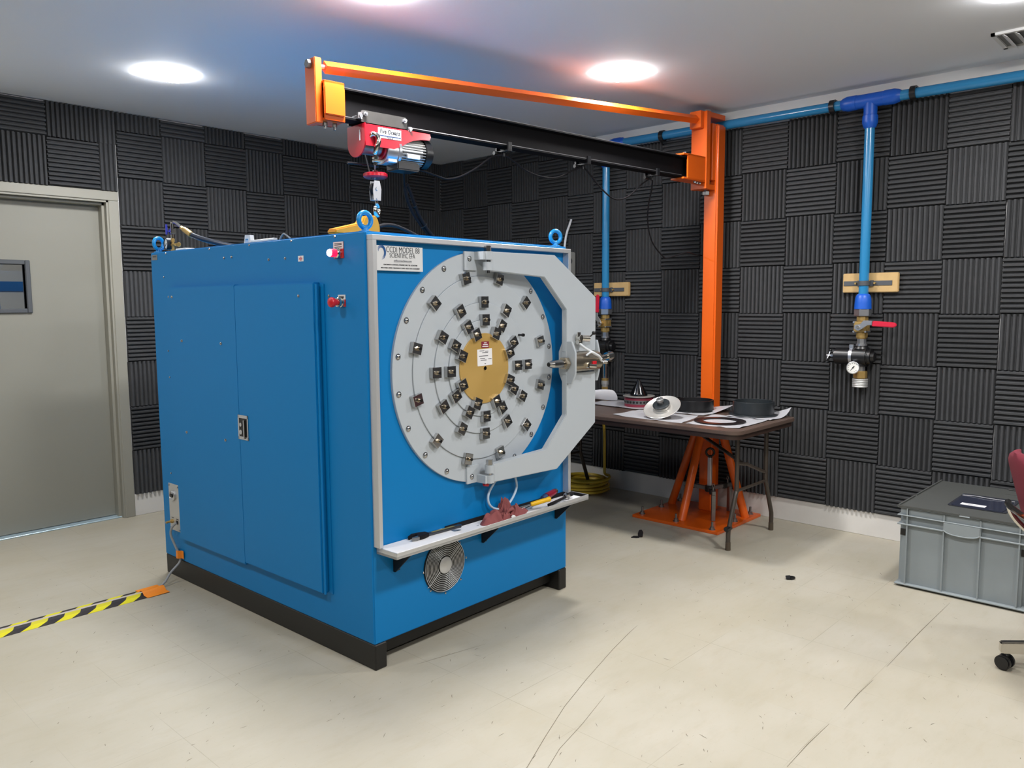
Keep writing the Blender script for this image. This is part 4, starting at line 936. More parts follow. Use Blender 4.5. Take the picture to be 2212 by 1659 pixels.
t = thing('control_cable', 'black bundled control cable hanging from the hoist down behind the machine', 'cable', BT @ Vector((2.2, -.1, 1.72)))
obj('thin_cable', MB().tube([(2.285, -.03, 2.045), (2.275, -.05, 2.03), (2.245, -.09, 1.995), (2.235, -.1, 1.975)], .004, 8, 5), M_rubber, t, BT, None, None, True)
obj('bundled_loops', MB().tube([(2.236, -.1, 1.985), (2.222, -.1, 2.000), (2.215, -.1, 1.985), (2.20, -.1, 1.955), (2.165, -.1, 1.875), (2.115, -.1, 1.805), (2.075, -.1, 1.765), (2.03, -.1, 1.735), (1.96, -.1, 1.722)], .0085, 10, 5).tube([(2.236, -.1, 1.985), (2.226, -.105, 1.95), (2.20, -.112, 1.90), (2.16, -.115, 1.845), (2.11, -.112, 1.79), (2.06, -.11, 1.742), (2.02, -.11, 1.728)], .0085, 10, 5), M_rubber, t, BT, None, None, True)
obj('cable_tie', MB().torus(.013, .003, TR((2.178, -.106, 1.905)) @ RY(50)).torus(.014, .003, TR((2.125, -.106, 1.815)) @ RY(45)), M_blackpl, t, BT, None, None, True)
# ================================================================ LIFTING FRAME ON THE BASE PLATE
t = thing('lifting_spider', 'steel lifting frame with a ring on top and three legs, under the table', 'lifting frame', (4.68, 2.585, .019))
def lf(name, b, m_, lab=None): return obj(name, b, m_, t, None, None, lab, True)
Hb = Vector((4.675, 2.585, .205))
ends = (Vector((4.575, 2.50, .205)), Vector((4.695, 2.775, .205)), Vector((4.875, 2.545, .205)))
for e in ends:
    d = (e - Hb); L_ = d.length; ang = math.atan2(d.y, d.x)
    T_ = TR(Hb) @ Matrix.Rotation(ang, 4, 'Z')
    lf('arm', MB().box(0, L_ + .014, -.012, .012, -.013, .013, .002, 1, T=T_), M_steelD)
    lf('leg', MB().box(L_ - .012, L_ + .012, -.013, .013, .0 - Hb.z + .0195, -.013, .002, 1, T=T_), M_steelD)
    lf('arm_clamp', MB().box(L_ * .62, L_ * .80, -.018, .018, -.018, .018, .002, 1, T=T_), M_black, 'black clamp')
    lf('eye_screw', MB().cyl(Hb + d * .9 + Vector((0, 0, .01)), Hb + d * .9 + Vector((0, 0, .035)), .005).torus(.012, .003, TR(Hb + d * .9 + Vector((0, 0, .046))) @ RX(90)), M_steelD)
lf('post', MB().box(Hb.x - .012, Hb.x + .012, Hb.y - .012, Hb.y + .012, .19, .415, .002, 1), M_alu, 'pale steel post')
lf('hub', MB().cyl((Hb.x, Hb.y, .185), (Hb.x, Hb.y, .225), .030, seg=24, bev=.002), M_black)
lf('lifting_ring', MB().torus(.026, .0075, TR((Hb.x, Hb.y, .448)) @ RZ(-50) @ RX(90)).cyl((Hb.x, Hb.y, .413), (Hb.x, Hb.y, .424), .012), M_black, 'black lifting ring')
# ================================================================ FOLDING TABLE AND WHAT LIES ON IT
TTZ = .73
tx0, tx1, ty0, ty1 = 3.955, 4.742, 2.022, 3.85
TB = thing('folding_table', 'brown folding table with rounded corners and tubular legs', 'table', ((tx0 + tx1) / 2, (ty0 + ty1) / 2, 0))
def tp(name, b, m_, lab=None, parent=None): return obj(name, b, m_, parent or TB, None, None, lab, True)
def rrect(x0, x1, y0, y1, r, n=6):
    P = []
    for cx, cy, a0 in ((x1 - r, y1 - r, 0), (x0 + r, y1 - r, 90), (x0 + r, y0 + r, 180), (x1 - r, y0 + r, 270)):
        P += [(cx + r * math.cos(R(a0 + 90 * k / n)), cy + r * math.sin(R(a0 + 90 * k / n))) for k in range(n + 1)]
    return P
tp('table_top', MB().prism(rrect(tx0, tx1, ty0, ty1, .075), TTZ - .022, TTZ, None, .003), M_brown, 'brown laminate top')
tp('apron', MB().prism(rrect(tx0 + .012, tx1 - .012, ty0 + .012, ty1 - .012, .07), TTZ - .05, TTZ - .021), mat('apron_brown', '#35251f', .45))
def leg_set(y, s):
    # s = -1: legs of the near end, folding towards the middle
    xa, xb = 4.225, 4.60
    for xt, xf in ((xa, 4.135), (xb, 4.695)):
        l = tp('leg', MB().tube([(xt, y, TTZ - .05), (xt, y, .36), (xt + (xf - xt) * .12, y, .315), (xf - (xf - xt) * .15, y, .145), (xf, y, .105), (xf, y, .04)], .0135, 14, 4), M_tleg)
        tp('leg_cap', MB().cyl((xf, y, 0), (xf, y, .05), .0155, .0145, seg=16, bev=.001), mat('cap_brown', '#4d4234', .7) if 'cap_brown' not in bpy.data.materials else bpy.data.materials['cap_brown'], parent=l)
    tp('cross_bar', MB().tube([(xa + .0, y, .335), (xb - .0, y, .335)], .009, 10), M_tleg)
    tp('cross_bar', MB().tube([(xa, y, .50), (xa + .12, y, .478), (xb, y, .385)], .010, 10), M_tleg)
    xm = (xa + xb) / 2
    tp('folding_brace', MB().box(-.018, .018, -.004, .004, 0, .45, .001, 1, T=TR((xm - .09, y, .475)) @ Matrix.Rotation(s * math.atan2(.40, .205), 4, 'X')), M_tleg)
leg_set(2.16, -1); leg_set(3.62, 1)
tp('clip', MB().cyl((4.135 - .03, 2.16, .13), (4.135 + .022, 2.16, .13), .014), M_blackpl)
# plastic sheets
def sheet(name, lab, pts, z0, curl, n=14, parent=None):
    """four corners (world xy) -> a thin wrinkled sheet; curl(u, v) adds height"""
    cx = sum(p[0] for p in pts) / 4; cy = sum(p[1] for p in pts) / 4
    t = thing(name, lab, 'plastic wrap', (cx, cy, z0), 0, 'white plastic sheets on the table')
    P = []
    for i in range(n + 1):
        u = i / n; row = []
        for j in range(n + 1):
            v = j / n
            x = (pts[0][0] * (1 - u) + pts[1][0] * u) * (1 - v) + (pts[3][0] * (1 - u) + pts[2][0] * u) * v
            y = (pts[0][1] * (1 - u) + pts[1][1] * u) * (1 - v) + (pts[3][1] * (1 - u) + pts[2][1] * u) * v
            e = min(u, 1 - u, v, 1 - v)
            wv = .0035 * math.sin(17 * u + 3 * v) * math.sin(11 * v - 4 * u + 1) * min(1, 6 * max(0, .25 - e))
            wx = .008 * math.sin(9 * v + 2) * (abs(2 * u - 1) ** 3); wy = .008 * math.sin(8 * u + 1) * (abs(2 * v - 1) ** 3)
            row.append((x - cx + wx, y - cy + wy, .0012 + max(0, wv) + curl(u, v)))
        P.append(row)
    obj('film', MB().grid(P, .0006), M_plast, t, angle=80)
    return t
sheet('plastic_sheet', 'white plastic sheet under the thin dark ring at the table corner', [(4.05, 2.40), (4.07, 2.075), (4.50, 2.09), (4.50, 2.47)], TTZ, lambda u, v: .004 * max(0, u - .8) * 5)
sheet('plastic_sheet', 'white plastic sheet under the dish, with a pointed left corner', [(4.06, 2.93), (4.04, 2.425), (4.38, 2.50), (4.36, 2.92)], TTZ, lambda u, v: .006 * max(0, .15 - u) * 6)
sheet('plastic_sheet', 'clear bubble wrap under the flanged black ring at the right end', [(4.46, 2.36), (4.465, 2.075), (4.735, 2.06), (4.72, 2.40)], TTZ + .0045, lambda u, v: .05 * (max(0, u + v - 1.45) / .55) ** 1.6)
sheet('plastic_sheet', 'white plastic sheet with a raised corner behind the black rings', [(4.39, 2.80), (4.40, 2.485), (4.73, 2.44), (4.73, 2.82)], TTZ + .0015, lambda u, v: .075 * (max(0, v + u - 1.2) / .8) ** 1.5 * (1 - .5 * v) * (1 if u > .5 else u * 2))
sheet('plastic_sheet', 'white plastic sheet under the dark red ring at the left', [(4.40, 3.42), (4.36, 2.95), (4.70, 2.94), (4.73, 3.42)], TTZ, lambda u, v: .006 * max(0, .1 - v) * 8)
# rolled cloth at the far left
t = thing('cloth_roll', 'loosely rolled white sheet standing up at the left of the table', 'sheet', (4.52, 3.47, TTZ))
P = []
for i in range(15):
    u = i / 14; row = []
    for j in range(21):
        a_ = -0.4 + 4.6 * j / 20; r_ = .050 - .012 * u - .003 * j / 20
        row.append((-.11 + .24 * u - .02 * math.sin(a_), .11 - .23 * u + r_ * math.cos(a_) * .8, .052 - .010 * u + r_ * math.sin(a_) * (.98 - .05 * math.sin(6 * u)) + .006 * math.sin(7 * u + a_)))
    P.append(row)
obj('cloth', MB().grid(P, .0012), M_paper, t, angle=80)
# rings
def flanged_ring(name, lab, c, rf, r, h, m_, z):
    t = thing(name, lab, 'ring', (c[0], c[1], z))
    obj('wall', MB().lathe([(r - .008, .004), (r - .008, h - .001), (r - .007, h), (r - .001, h), (r, h - .001), (r, .004)], 72, close=True), m_, t)
    obj('flange', MB().lathe([(r - .016, 0), (r - .016, .005), (rf - .001, .005), (rf, .004), (rf, 0)], 72, close=True), m_, t)
    return t
flanged_ring('flanged_ring', 'black flanged ring standing on bubble wrap at the right end of the table', (4.622, 2.262), .150, .125, .084, M_darkring, TTZ + .008)
flanged_ring('flanged_ring', 'black flanged ring half hidden behind the white dish', (4.580, 2.655), .145, .124, .070, M_blackpl, TTZ + .004)
t = thing('flat_ring', 'thin flat dark ring lying on plastic at the front corner of the table', 'ring', (4.243, 2.287, TTZ + .006))
obj('plate', MB().lathe([(.098, 0), (.098, .003), (.150, .003), (.150, 0)], 72, close=True), mat('ring_bronze', '#1d1718', .3, .1), t)
t = thing('perforated_ring', 'dark red ring with a row of round holes, under the black cone', 'ring', (4.545, 3.065, TTZ + .003))
obj('wall', MB().lathe([(.086, 0), (.086, .066), (.098, .066), (.098, .046), (.0985, .044), (.0985, .018), (.098, .016), (.098, 0)], 64, close=True), M_dred, t)
obj('hole_band', MB().lathe([(.097, .018), (.0992, .018), (.0992, .044), (.097, .044)], 64, close=True), M_steelD, t, label='bare metal band')
hl_ = MB()
for k in range(26):
    a_ = 2 * math.pi * k / 26
    hl_.cyl((.0985 * math.cos(a_), .0985 * math.sin(a_), .031), (.0996 * math.cos(a_), 1.0 * .0996 * math.sin(a_), .031), .0080, seg=12)
obj('holes', hl_, M_black, t)
obj('rim', MB().lathe([(.060, .064), (.060, .070), (.108, .070), (.108, .064)], 64, close=True), M_dish, t, label='beige rim')
obj('gasket', MB().lathe([(.09, .0635), (.1095, .0635), (.1095, .0665), (.09, .0665)], 64, close=True), M_black, t)
t = thing('nose_cone', 'glossy black plastic cone standing on the dark red ring', 'cone', (4.552, 3.072, TTZ + .0735))
obj('shell', MB().lathe([(.0, 0), (.0605, 0), (.061, .006), (.059, .012), (.0115, .100), (.0085, .107), (.004, .1105), (0, .111)], 48), mat('gloss_black', '#0d0e10', .12, spec=.6), t)
# tilted dish
to = Vector((-4.15, -2.62, 0)).normalized(); axis = Vector((0, 0, 1)) * math.cos(R(31)) + (to * .86 + Vector((-.684, .73, 0)) * .5).normalized() * math.sin(R(31))
q = Vector((0, 0, 1)).rotation_difference(axis.normalized()).to_matrix().to_4x4()
t = thing('dish_fixture', 'pale metal dish with a dark hub, tilted on the plastic sheet', 'dish', (4.170, 2.640, TTZ + .062))
DT = q
obj('dish', MB().lathe([(0, -.012), (.060, -.012), (.100, -.004), (.114, .003), (.116, .006), (.113, .008), (.104, .004), (.060, -.004), (.055, .004), (0, .004)], 64, T=DT), M_dish, t)
obj('neck', MB().lathe([(.044, .0), (.050, .008), (.046, .014), (.050, .020), (0, .022)], 48, T=DT), M_dish, t)
obj('hub_plate', MB().lathe([(0, .020), (.050, .020), (.053, .023), (.053, .030), (.048, .034), (0, .035)], 48, T=DT), M_darkring, t, label='dark round hub plate')
obj('knob', MB().lathe([(0, .034), (.016, .034), (.016, .05), (.021, .051), (.021, .068), (.017, .071), (0, .071)], 24, T=DT), M_steelD, t)
obj('stud', MB().lathe([(.004, .07), (.004, .082), (0, .084)], 10, T=DT), M_zinc, t)
obj('support_block', MB().cyl((.03, .02, -.052), (.035, .025, -.012), .03), M_darkring, t)
# ================================================================ COMPRESSED AIR PIPING
PX, PZ_ = 4.895, 2.599
PP = thing('air_pipe', 'blue compressed air pipe along the wall top with two vertical drops', 'pipe', (PX, 2.6, 1.43))
def pq(name, b, m_, lab=None, parent=None): return obj(name, b, m_, parent or PP, None, None, lab, True)
pq('header_pipe', MB().cyl((PX, -.4, PZ_ - .022), (PX, 1.5, PZ_ - .002), .0285, seg=28).cyl((PX, 1.5, PZ_ - .002), (PX, 3.72, PZ_ + .004), .0285, seg=28), M_pipe, 'long blue header pipe')
DY = (1.717, 3.612)
for k, y in enumerate(DY):
    pq('drop_pipe', MB().cyl((PX, y, 1.44), (PX, y, PZ_), .0275, seg=28), M_pipe)
    pq('end_fitting', MB().lathe([(.0285, .090), (.033, .088), (.040, .078), (.0445, .060), (.0465, .035), (.048, .0), (0, 0)], 36, T=TR((PX, y, 1.392))), M_fit, 'royal blue end fitting')
    pq('hex_nut', MB().prism(hexpts(.050), 1.350, 1.393, TR((PX, y, 0)), .003), M_zinc)
tee = MB()
for s in (-1, 1):
    tee.lathe([(.036, .075), (.042, .078), (.043, .13), (.036, .155), (.028, .168)], 32, T=TR((PX, DY[0], PZ_)) @ RX(90 * s))
    tee.lathe([(.040, 0), (.040, .08)], 32, T=TR((PX, DY[0], PZ_)) @ RX(90 * s))
tee.lathe([(.037, 0), (.037, .085), (.042, .088), (.043, .125), (.036, .15), (.028, .16)], 32, T=TR((PX, DY[0], PZ_)) @ RX(180))
pq('tee_fitting', tee, M_fit, 'royal blue tee fitting')
elb = MB().tube([(PX, DY[1] - .15, PZ_), (PX, DY[1] - .06, PZ_), (PX, DY[1] - .018, PZ_ - .016), (PX, DY[1], PZ_ - .06), (PX, DY[1], PZ_ - .14)], .040, 20, 5).lathe([(.028, .168), (.036, .155), (.043, .13), (.043, .075)], 32, T=TR((PX, DY[1], PZ_)) @ RX(90)).lathe([(.028, .16), (.036, .15), (.043, .125), (.043, .085)], 32, T=TR((PX, DY[1], PZ_)) @ RX(180))
pq('elbow_fitting', elb, M_fit, 'royal blue elbow fitting')
for y in (1.935, 1.485, 3.125):
    pq('pipe_clip', MB().lathe([(.030, -.015), (.039, -.015), (.039, .015), (.030, .015)], 24, T=TR((PX, y, PZ_)) @ RX(90), close=True).box(PX + .02, XC - .002, y - .014, y + .014, PZ_ - .012, PZ_ + .04, .003, 1), M_blackpl, 'black pipe clip')
# wooden boards with clamps
for y, w0, w1, z0, z1, lab in ((1.717, .183, .135, 1.49, 1.605, 'pine mounting board behind the right blue drop pipe'), (3.612, .19, .135, 1.487, 1.59, 'pine mounting board behind the left blue drop pipe, near the crane')):
    t = thing('mounting_board', lab, 'board', (XC - .045, y, z0), 0, 'pine boards on the wall')
    ya, yb = y - w0, y + w1
    obj('board', MB().box(XC - .056, XC - .031, ya, yb, z0, z1, .004, 2), M_wood, t, None, None, None, True)
    zc_ = (z0 + z1) / 2 - .003
    ck_ = MB().box(XC - .060, XC - .056, y - .150, y + .128, zc_ - .014, zc_ + .014, .001, 1)
    ck_.lathe([(.0285, -.014), (.0325, -.014), (.0325, .014), (.0285, .014)], 28, T=TR((PX, y, zc_)), close=True).box(XC - .066, XC - .056, y - .045, y - .028, zc_ - .017, zc_ + .017).box(XC - .066, XC - .056, y + .028, y + .045, zc_ - .017, zc_ + .017)
    obj('pipe_strap', ck_, M_winfr, t, None, None, 'dark grey pipe strap', True)
    for s in (-1, 1):
        obj('strap_screw', MB().cyl((XC - .075, y + s * .055, zc_), (XC - .058, y + s * .055, zc_), .006, seg=10), M_brass, t, None, None, None, True)
# ball valves
def ball_valve(y, closed, lab):
    t = thing('ball_valve', lab, 'valve', (PX, y, 1.20), 0)
    def g(n, b, m_, l=None): return obj(n, b, m_, t, None, None, l, True)
    g('body', MB().cyl((PX, y, 1.215), (PX, y, 1.352), .027, seg=24).cyl((PX, y, 1.322), (PX, y, 1.348), .034, seg=8).cyl((PX, y, 1.222), (PX, y, 1.25), .034, seg=8).ball((PX, y, 1.286), .040, 20, (1, 1, 1.05)).box(PX - .042, PX + .03, y - .036, y + .036, 1.255, 1.318, .006, 2).cyl((PX - .062, y + .022 * 0, 1.286), (PX - .03, y, 1.286), .014), M_brass)
    bl = MB()
    for dy in (-.034, .034):
        for dz in (-.028, .028): bl.cyl((PX - .045, y + dy, 1.286 + dz), (PX + .03, y + dy, 1.286 + dz), .006, seg=8)
    g('body_bolts', bl, M_zinc)
    g('union', MB().cyl((PX, y, 1.182), (PX, y, 1.216), .027, seg=8, bev=.002).cyl((PX, y, 1.172), (PX, y, 1.184), .032, seg=24), M_zinc)
    if closed:      # handle across the pipe
        T_ = TR((PX - .064, y, 1.286)) @ Matrix(((0, 0, -1, 0), (-1, 0, 0, 0), (0, 1, 0, 0), (0, 0, 0, 1)))
    else:           # handle along the pipe
        T_ = TR((PX - .064, y + .008, 1.286)) @ Matrix(((0, 0, -1, 0), (0, 1, 0, 0), (1, 0, 0, 0), (0, 0, 0, 1))) 
    hz_ = 1.286
    g('lever_plate', MB().prism([(-.022, -.010), (.0, -.022), (.02, -.012), (.052, .012), (.088, .014), (.088, .038), (.03, .040), (.012, .018), (-.02, .012)], 0, .004, T_, .001), M_zinc)
    g('lever_grip', MB().prism([(.078, .006), (.20, .000), (.212, .006), (.216, .016), (.212, .026), (.20, .030), (.078, .038)], -.004, .008, T_, .004), M_vred, 'red lever grip')
    g('lever_nut', MB().cyl((PX - .076, y if closed else y, 1.286), (PX - .06, y, 1.286), .010, seg=6), M_chrome)
    return t
ball_valve(DY[0], True, 'brass ball valve with its red lever turned sideways, on the right drop pipe')
ball_valve(DY[1], False, 'brass ball valve with its red lever pointing up, on the left drop pipe')
# regulators
def regulator(y, lab, rich):
    t = thing('air_regulator', lab, 'regulator', (PX, y, .93), 0)
    def g(n, b, m_, l=None): return obj(n, b, m_, t, None, None, l, True)
    g('body', MB().cyl((PX - .0, y - .045, 1.108), (PX, y + .05, 1.108), .055, seg=36, bev=.006).cyl((PX, y, 1.05), (PX, y, 1.172), .038, seg=28).cyl((PX, y, 1.155), (PX, y, 1.173), .044, .036, seg=28), M_blackpl, 'black regulator body')
    g('spring_cap', MB().cyl((PX, y - .045, 1.108), (PX, y - .062, 1.108), .046, seg=28).cyl((PX, y - .062, 1.108), (PX, y - .080, 1.108), .032, .028, seg=20), M_blackpl)
    if rich:
        g('bonnet', MB().cyl((PX, y + .05, 1.108), (PX, y + .152, 1.108), .050, seg=36, bev=.006), M_blackpl)
        g('band_clamp', MB().lathe([(.048, 0), (.0555, 0), (.0555, .018), (.048, .018)], 36, T=TR((PX, y + .058, 1.108)) @ RX(90), close=True).box(PX - .03, PX - .01, y + .036, y + .062, 1.155, 1.180, .002, 1), M_zinc)
        g('adjusting_screw', MB().cyl((PX, y + .15, 1.108), (PX, y + .205, 1.108), .005).cyl((PX, y + .165, 1.108), (PX, y + .18, 1.108), .010, seg=6).cyl((PX - .012, y + .198, 1.085), (PX + .012, y + .188, 1.135), .004), M_zinc)
        g('screw_knob', MB().ball((PX - .012, y + .20, 1.082), .009).ball((PX + .012, y + .187, 1.138), .009), M_blackpl)
        gq = TR((PX - .070, y + .020, 1.045)) @ RZ(22) @ RY(-90)
        g2 = g('pressure_gauge', MB().lathe([(0, -.022), (.030, -.022), (.034, -.018), (.036, .004), (.037, .008), (.033, .009), (.031, .004), (0, .004)], 36, T=gq), M_zinc, 'round dial gauge')
        obj('gauge_dial', MB().lathe([(0, .0052), (.0315, .0052), (.0315, .003)], 30, T=gq), M_dial, g2, None, None, None, True)
        tk = MB()
        for k in range(11):
            a_ = R(-135 + 27 * k); tk.box(-.0012, .0012, .023, .028, .0052, .0060, T=gq @ Matrix.Rotation(a_, 4, 'Z'))
        tk.prism([(-.003, -.012), (.003, -.012), (.0008, .023), (-.0008, .023)], .006, .007, gq @ RZ(52)).lathe([(0, .0075), (.004, .0075), (.004, .0055)], 12, T=gq)
        obj('gauge_marks', tk, M_print, g2, None, None, None, True)
        g('gauge_stem', MB().cyl((PX, y + .01, 1.045), (PX - .052, y + .017, 1.045), .012, seg=12), M_zinc)
        g('outlet_union', MB().cyl((PX, y, 1.02), (PX, y, 1.05), .026, seg=8), M_zinc)
        g('outlet_nut', MB().prism(hexpts(.040), .978, 1.022, TR((PX, y, 0)), .003), M_brass)
        thr = [(.036, .925), (.043, .925)] + [(.0445 - .002 * (k % 2), .929 + .005 * k) for k in range(9)] + [(.043, .975), (.0, .975)]
        g('outlet_thread', MB().lathe(thr, 36, T=TR((PX, y, 0))), M_sat, 'silver threaded outlet')
    else:
        g('tee_block', MB().cyl((PX, y, .99), (PX, y, 1.05), .024).cyl((PX - .02, y + .03, 1.01), (PX - .01, y - .075, 1.015), .018).cyl((PX - .01, y - .055, 1.015), (PX - .01, y - .085, 1.016), .026), M_chrome)
        g('filter_tube', MB().cyl((PX, y, .865), (PX, y, .995), .024, seg=24).cyl((PX, y, .955), (PX, y, .972), .029, seg=24), M_chrome)
        g('collar', MB().cyl((PX, y, .845), (PX, y, .865), .027).cyl((PX, y, .975), (PX, y, .985), .027), M_brass)
        g('coupler', MB().cyl((PX, y, .815), (PX, y, .846), .028, seg=20).cyl((PX, y, .80), (PX, y, .817), .024), M_sat)
        g('quick_connect', MB().cyl((PX, y, .765), (PX, y, .802), .026, seg=6, bev=.002), M_brass)
    return t
regulator(DY[0], 'black air regulator with a dial gauge under the right ball valve', True)
regulator(DY[1], 'black air regulator with a chrome filter tube, seen past the grey swing arm', False)
# disconnect switch on the wall and its white cable
t = thing('disconnect_switch', 'grey electrical box with a red switch, on the wall behind the machine', 'electrical box', (4.89, 4.1, 1.38))
obj('enclosure', MB().box(4.815, 4.951, 3.945, 4.24, 1.38, 1.835, .006, 2), M_boxg, t, None, None, None, True)
obj('knockout', MB().cyl((4.885, 3.946, 1.765), (4.885, 3.9425, 1.765), .022, seg=20), M_winfr, t, None, None, None, True)
obj('switch_handle', MB().prism([(0, -.05), (.02, -.055), (.045, -.01), (.045, .01), (.02, .04), (0, .05)], -.012, .012, TR((4.814, 3.985, 1.72)) @ RZ(180) @ RX(90), .003), M_red, t, None, None, 'red switch handle', True)
obj('feed_cable', MB().tube([(4.88, 4.0, 1.835), (4.885, 4.0, 1.90), (4.90, 3.995, 1.98), (4.925, 3.985, 2.05), (4.945, 3.985, 2.09)], .009, 10, 5), M_tubew, t, None, None, 'white feed cable', True)
# ================================================================ GREY CRATE WITH LID
KX0, KX1, KY0, KY1 = 4.19, 4.944, .70, 1.248
KH = .412
K = thing('storage_crate', 'grey plastic crate with a dark hinged lid beside the office chair', 'crate', ((KX0 + KX1) / 2, (KY0 + KY1) / 2, 0))
def kp(name, b, m_, lab=None, parent=None): return obj(name, b, m_, parent or K, None, None, lab, True)
kb = MB()
# body walls with a slight taper, base, ribs and rims
kb.box(KX0 + .012, KX1 - .012, KY0 + .012, KY1 - .012, .012, KH - .03)
kb.box(KX0 - .014, KX1 + .0, KY0 - .012, KY1 + .012, .010, .018, .002, 1)
kb.box(KX0 - .010, KX1 + .0, KY0 - .010, KY1 + .010, .318, .326, .002, 1)
for y in (1.212, 1.045, .888, .728): kb.box(KX0 - .008, KX0 + .014, y - .003, y + .003, .014, .40)
for x in (4.24, 4.44, 4.70, 4.90):
    for y0, y1 in ((KY1 - .012, KY1 + .009), (KY0 - .009, KY0 + .012)): kb.box(x - .003, x + .003, y0, y1, .014, .40)
body = kp('body', kb, M_crate, 'grey ribbed crate body')
gp = MB()
prof = []
for k in range(13):
    y = 1.045 - .157 * k / 12
    prof.append((y, .316 - .007 * math.sin(math.pi * k / 12) + .010 * (abs(k - 6) / 6) ** 6))
gp.prism([(1.045, .366), (.888, .366)] + [(y, z) for y, z in prof[::-1]], 0, .024, TR((KX0 - .0125, 0, 0)) @ Matrix(((0, 0, 1, 0), (1, 0, 0, 0), (0, 1, 0, 0), (0, 0, 0, 1))), .002)
gp.tube([(KX0 - .012, y, z) for y, z in prof], .0032, 8)
kp('grip', gp, M_crate, parent=body)
kp('label_slot', MB().box(KX0 + .008, KX0 + .0135, 1.222, 1.246, .262, .295), M_black, parent=body)
kp('label_slot', MB().box(KX0 + .008, KX0 + .0135, .700, .722, .262, .295), M_black, parent=body)
lb_ = MB().box(KX0 + .002, KX1 - .002, KY0 + .002, KY1 - .002, KH - .044, KH - .003).box(KX0 - .012, KX1, KY0 - .010, KY1 + .010, KH - .006, KH - .001, .0015, 1).box(KX0 - .012, KX1, KY0 - .010, KY1 + .010, KH - .046, KH - .041, .0015, 1).box(KX0 - .010, KX0 + .004, 1.209, 1.215, KH - .044, KH - .003).box(KX0 - .010, KX0 + .004, .725, .731, KH - .044, KH - .003)
kp('lid_rim', lb_, M_crate, 'grey lid rim')
ld = MB().box(KX0 - .008, KX1 - .004, KY0 - .008, KY1 + .008, KH - .010, KH, .003, 1)
ld.box(KX0 - .012, KX0 - .004, .98, KY1 + .010, KH - .004, KH + .006).box(KX0 - .012, KX0 - .004, KY0 - .010, .935, KH - .004, KH + .006)
ld.box(KX0 - .01, 4.45, KY1 + .004, KY1 + .012, KH - .004, KH + .006).box(4.47, KX1 - .004, KY1 + .004, KY1 + .012, KH - .004, KH + .006)
ld.box(4.80, 4.86, .86, .92, KH - .004, KH + .004)
lid = kp('lid', ld, M_lid, 'dark grey textured lid')
kp('lid_latch', MB().cyl((KX1 - .02, .92, KH + .002), (KX1 - .02, .86, KH + .002), .008), M_black, parent=lid)
t = thing('document_pouch', 'clear dark document pouch with a white slip lying on the crate lid', 'pouch', (4.51, .955, KH + .001))
obj('backing', MB().prism(rrect(-.155, .165, -.135, .125, .02), 0, .003, RZ(0), .001), M_pouch, t)
obj('clear_front', MB().prism(rrect(-.148, .10, -.12, .11, .015), .003, .0055, None, .001), mat('pouch_blue', '#2c3040', .15), t)
obj('opening_edge', MB().tube([(.10, .115, .006), (.105, .06, .009), (.092, .0, .010), (.098, -.06, .008), (.11, -.12, .006)], .0016, 6, 4), M_plast, t)
obj('paper_slip', MB().box(-.115, -.075, -.035, .075, .0055, .0064), M_paper, t, label='white paper slip')
obj('printed_line', MB().box(-.098, -.094, .0, .06, .0064, .0068), M_print, t)
# ================================================================ OFFICE CHAIR
CHX, CHY = 3.645, .335
CH = thing('office_chair', 'maroon fabric office chair on a chrome star base at the right edge', 'chair', (CHX, CHY, 0))
def hq(name, b, m_, lab=None, parent=None): return obj(name, b, m_, parent or CH, None, None, lab, True)
def star(k):
    return R(117 + 72 * k)
for k in range(5):
    a_ = star(k); d = Vector((math.cos(a_), math.sin(a_), 0)); c = Vector((CHX, CHY, 0))
    T_ = TR(c) @ Matrix.Rotation(a_, 4, 'Z')
    lg_ = MB().prism([(.03, .085), (.345, .066), (.355, .068), (.355, .108), (.345, .110), (.03, .145)], -.016, .016, T_ @ RX(90), .004)
    arm_ = hq('base_leg', lg_, M_chrome, 'chrome base leg')
    e = c + d * .335
    cs_ = MB().cyl(e + Vector((0, 0, .04)), e + Vector((0, 0, .075)), .008)
    n = Matrix.Rotation(a_ + .9, 4, 'Z')
    T2 = TR(e + Vector((0, 0, .030))) @ n
    cs_.cyl(T2 @ Vector((-.027, 0, 0)), T2 @ Vector((-.006, 0, 0)), .029, seg=24, bev=.005).cyl(T2 @ Vector((.006, 0, 0)), T2 @ Vector((.027, 0, 0)), .029, seg=24, bev=.005)
    cs_.box(-.012, .012, -.012, .012, .0, .034, .003, 1, T=T2)
    hq('caster', cs_, M_blackpl, 'black twin-wheel caster', parent=arm_)
hq('gas_column', MB().cyl((CHX, CHY, .10), (CHX, CHY, .27), .028).cyl((CHX, CHY, .27), (CHX, CHY, .43), .015), M_chrome)
hq('mechanism', MB().box(CHX - .09, CHX + .09, CHY - .07, CHY + .07, .42, .45, .006, 2), M_black)
fz = R(-62)                                   # the way the sitter faces
CT = TR((CHX, CHY, 0)) @ Matrix.Rotation(fz, 4, 'Z')   # local x = forward
seat = MB()
P = []
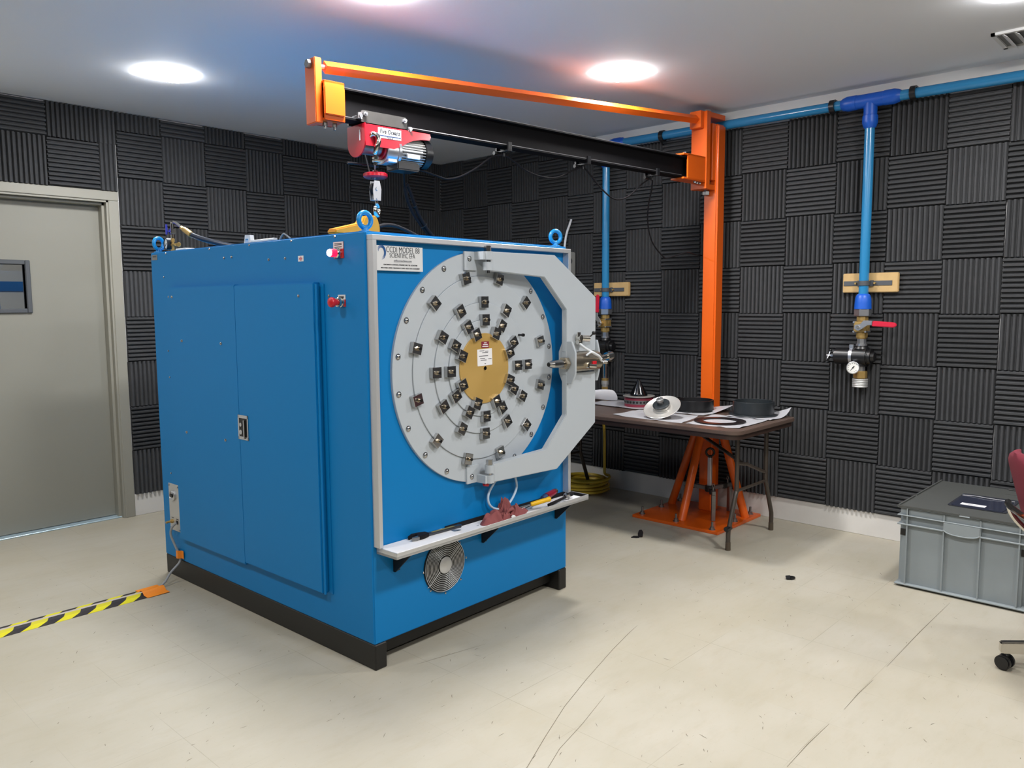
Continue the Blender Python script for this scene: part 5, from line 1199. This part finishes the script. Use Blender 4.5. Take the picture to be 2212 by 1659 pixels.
for i in range(13):
    u = -1 + i / 6; row = []
    for j in range(13):
        v = -1 + j / 6
        x = .24 * u * (1 - .06 * v * v) + .02; y = .24 * v * (1 - .06 * u * u)
        row.append((x, y, .505 - .03 * max(abs(u), abs(v)) ** 4 - .012 * (1 - u * u) * (1 - v * v)))
    P.append(row)
hq('seat', MB().grid(P, .06, CT), M_fabric, 'maroon seat cushion')
def back_surface(off, nz=15, ny=13):
    rows = []
    for i in range(nz + 1):
        t_ = i / nz; z = .515 + .345 * t_
        hw = .222 * (1 - .10 * t_) * (1 - max(0, (t_ - .80) / .2) ** 2.4 * .55) * (1 - max(0, (.18 - t_) / .18) ** 2.4 * .35)
        row = []
        for j in range(ny + 1):
            v = -1 + 2 * j / ny
            x = -.235 - .10 * t_ + .035 * v * v + off * (1 - abs(v) ** 6 * .6) * (1 - abs(2 * t_ - 1) ** 8 * .6)
            row.append((x, hw * v, z))
        rows.append(row)
    return rows
bk_ = MB()
F_, B_ = back_surface(.035), back_surface(-.022)
bk_.grid(F_, 0, CT); bk_.grid(B_, 0, CT)
edgeF = F_[0] + [r[-1] for r in F_[1:]] + F_[-1][::-1][1:] + [r[0] for r in F_[::-1][1:]]
edgeB = B_[0] + [r[-1] for r in B_[1:]] + B_[-1][::-1][1:] + [r[0] for r in B_[::-1][1:]]
bk_.grid([edgeF, edgeB], 0, CT)
bmesh.ops.remove_doubles(bk_.bm, verts=bk_.bm.verts[:], dist=.0004); bmesh.ops.recalc_face_normals(bk_.bm, faces=bk_.bm.faces[:])
hq('backrest', bk_, M_fabric, 'maroon upholstered backrest').data.set_sharp_from_angle(angle=R(80))
hq('back_frame', MB().tube([(-.31, -.150, .635), (-.325, -.10, .635), (-.33, 0, .635), (-.325, .10, .635), (-.31, .150, .635)], .012, 10, 4, T=CT).tube([(-.31, .15, .635), (-.29, .152, .58), (-.235, .15, .52), (-.16, .13, .47), (-.08, .08, .445)], .011, 10, 5, T=CT).tube([(-.31, -.15, .635), (-.29, -.152, .58), (-.235, -.15, .52), (-.16, -.13, .47), (-.08, -.08, .445)], .011, 10, 5, T=CT), M_chrome, 'chrome back frame')
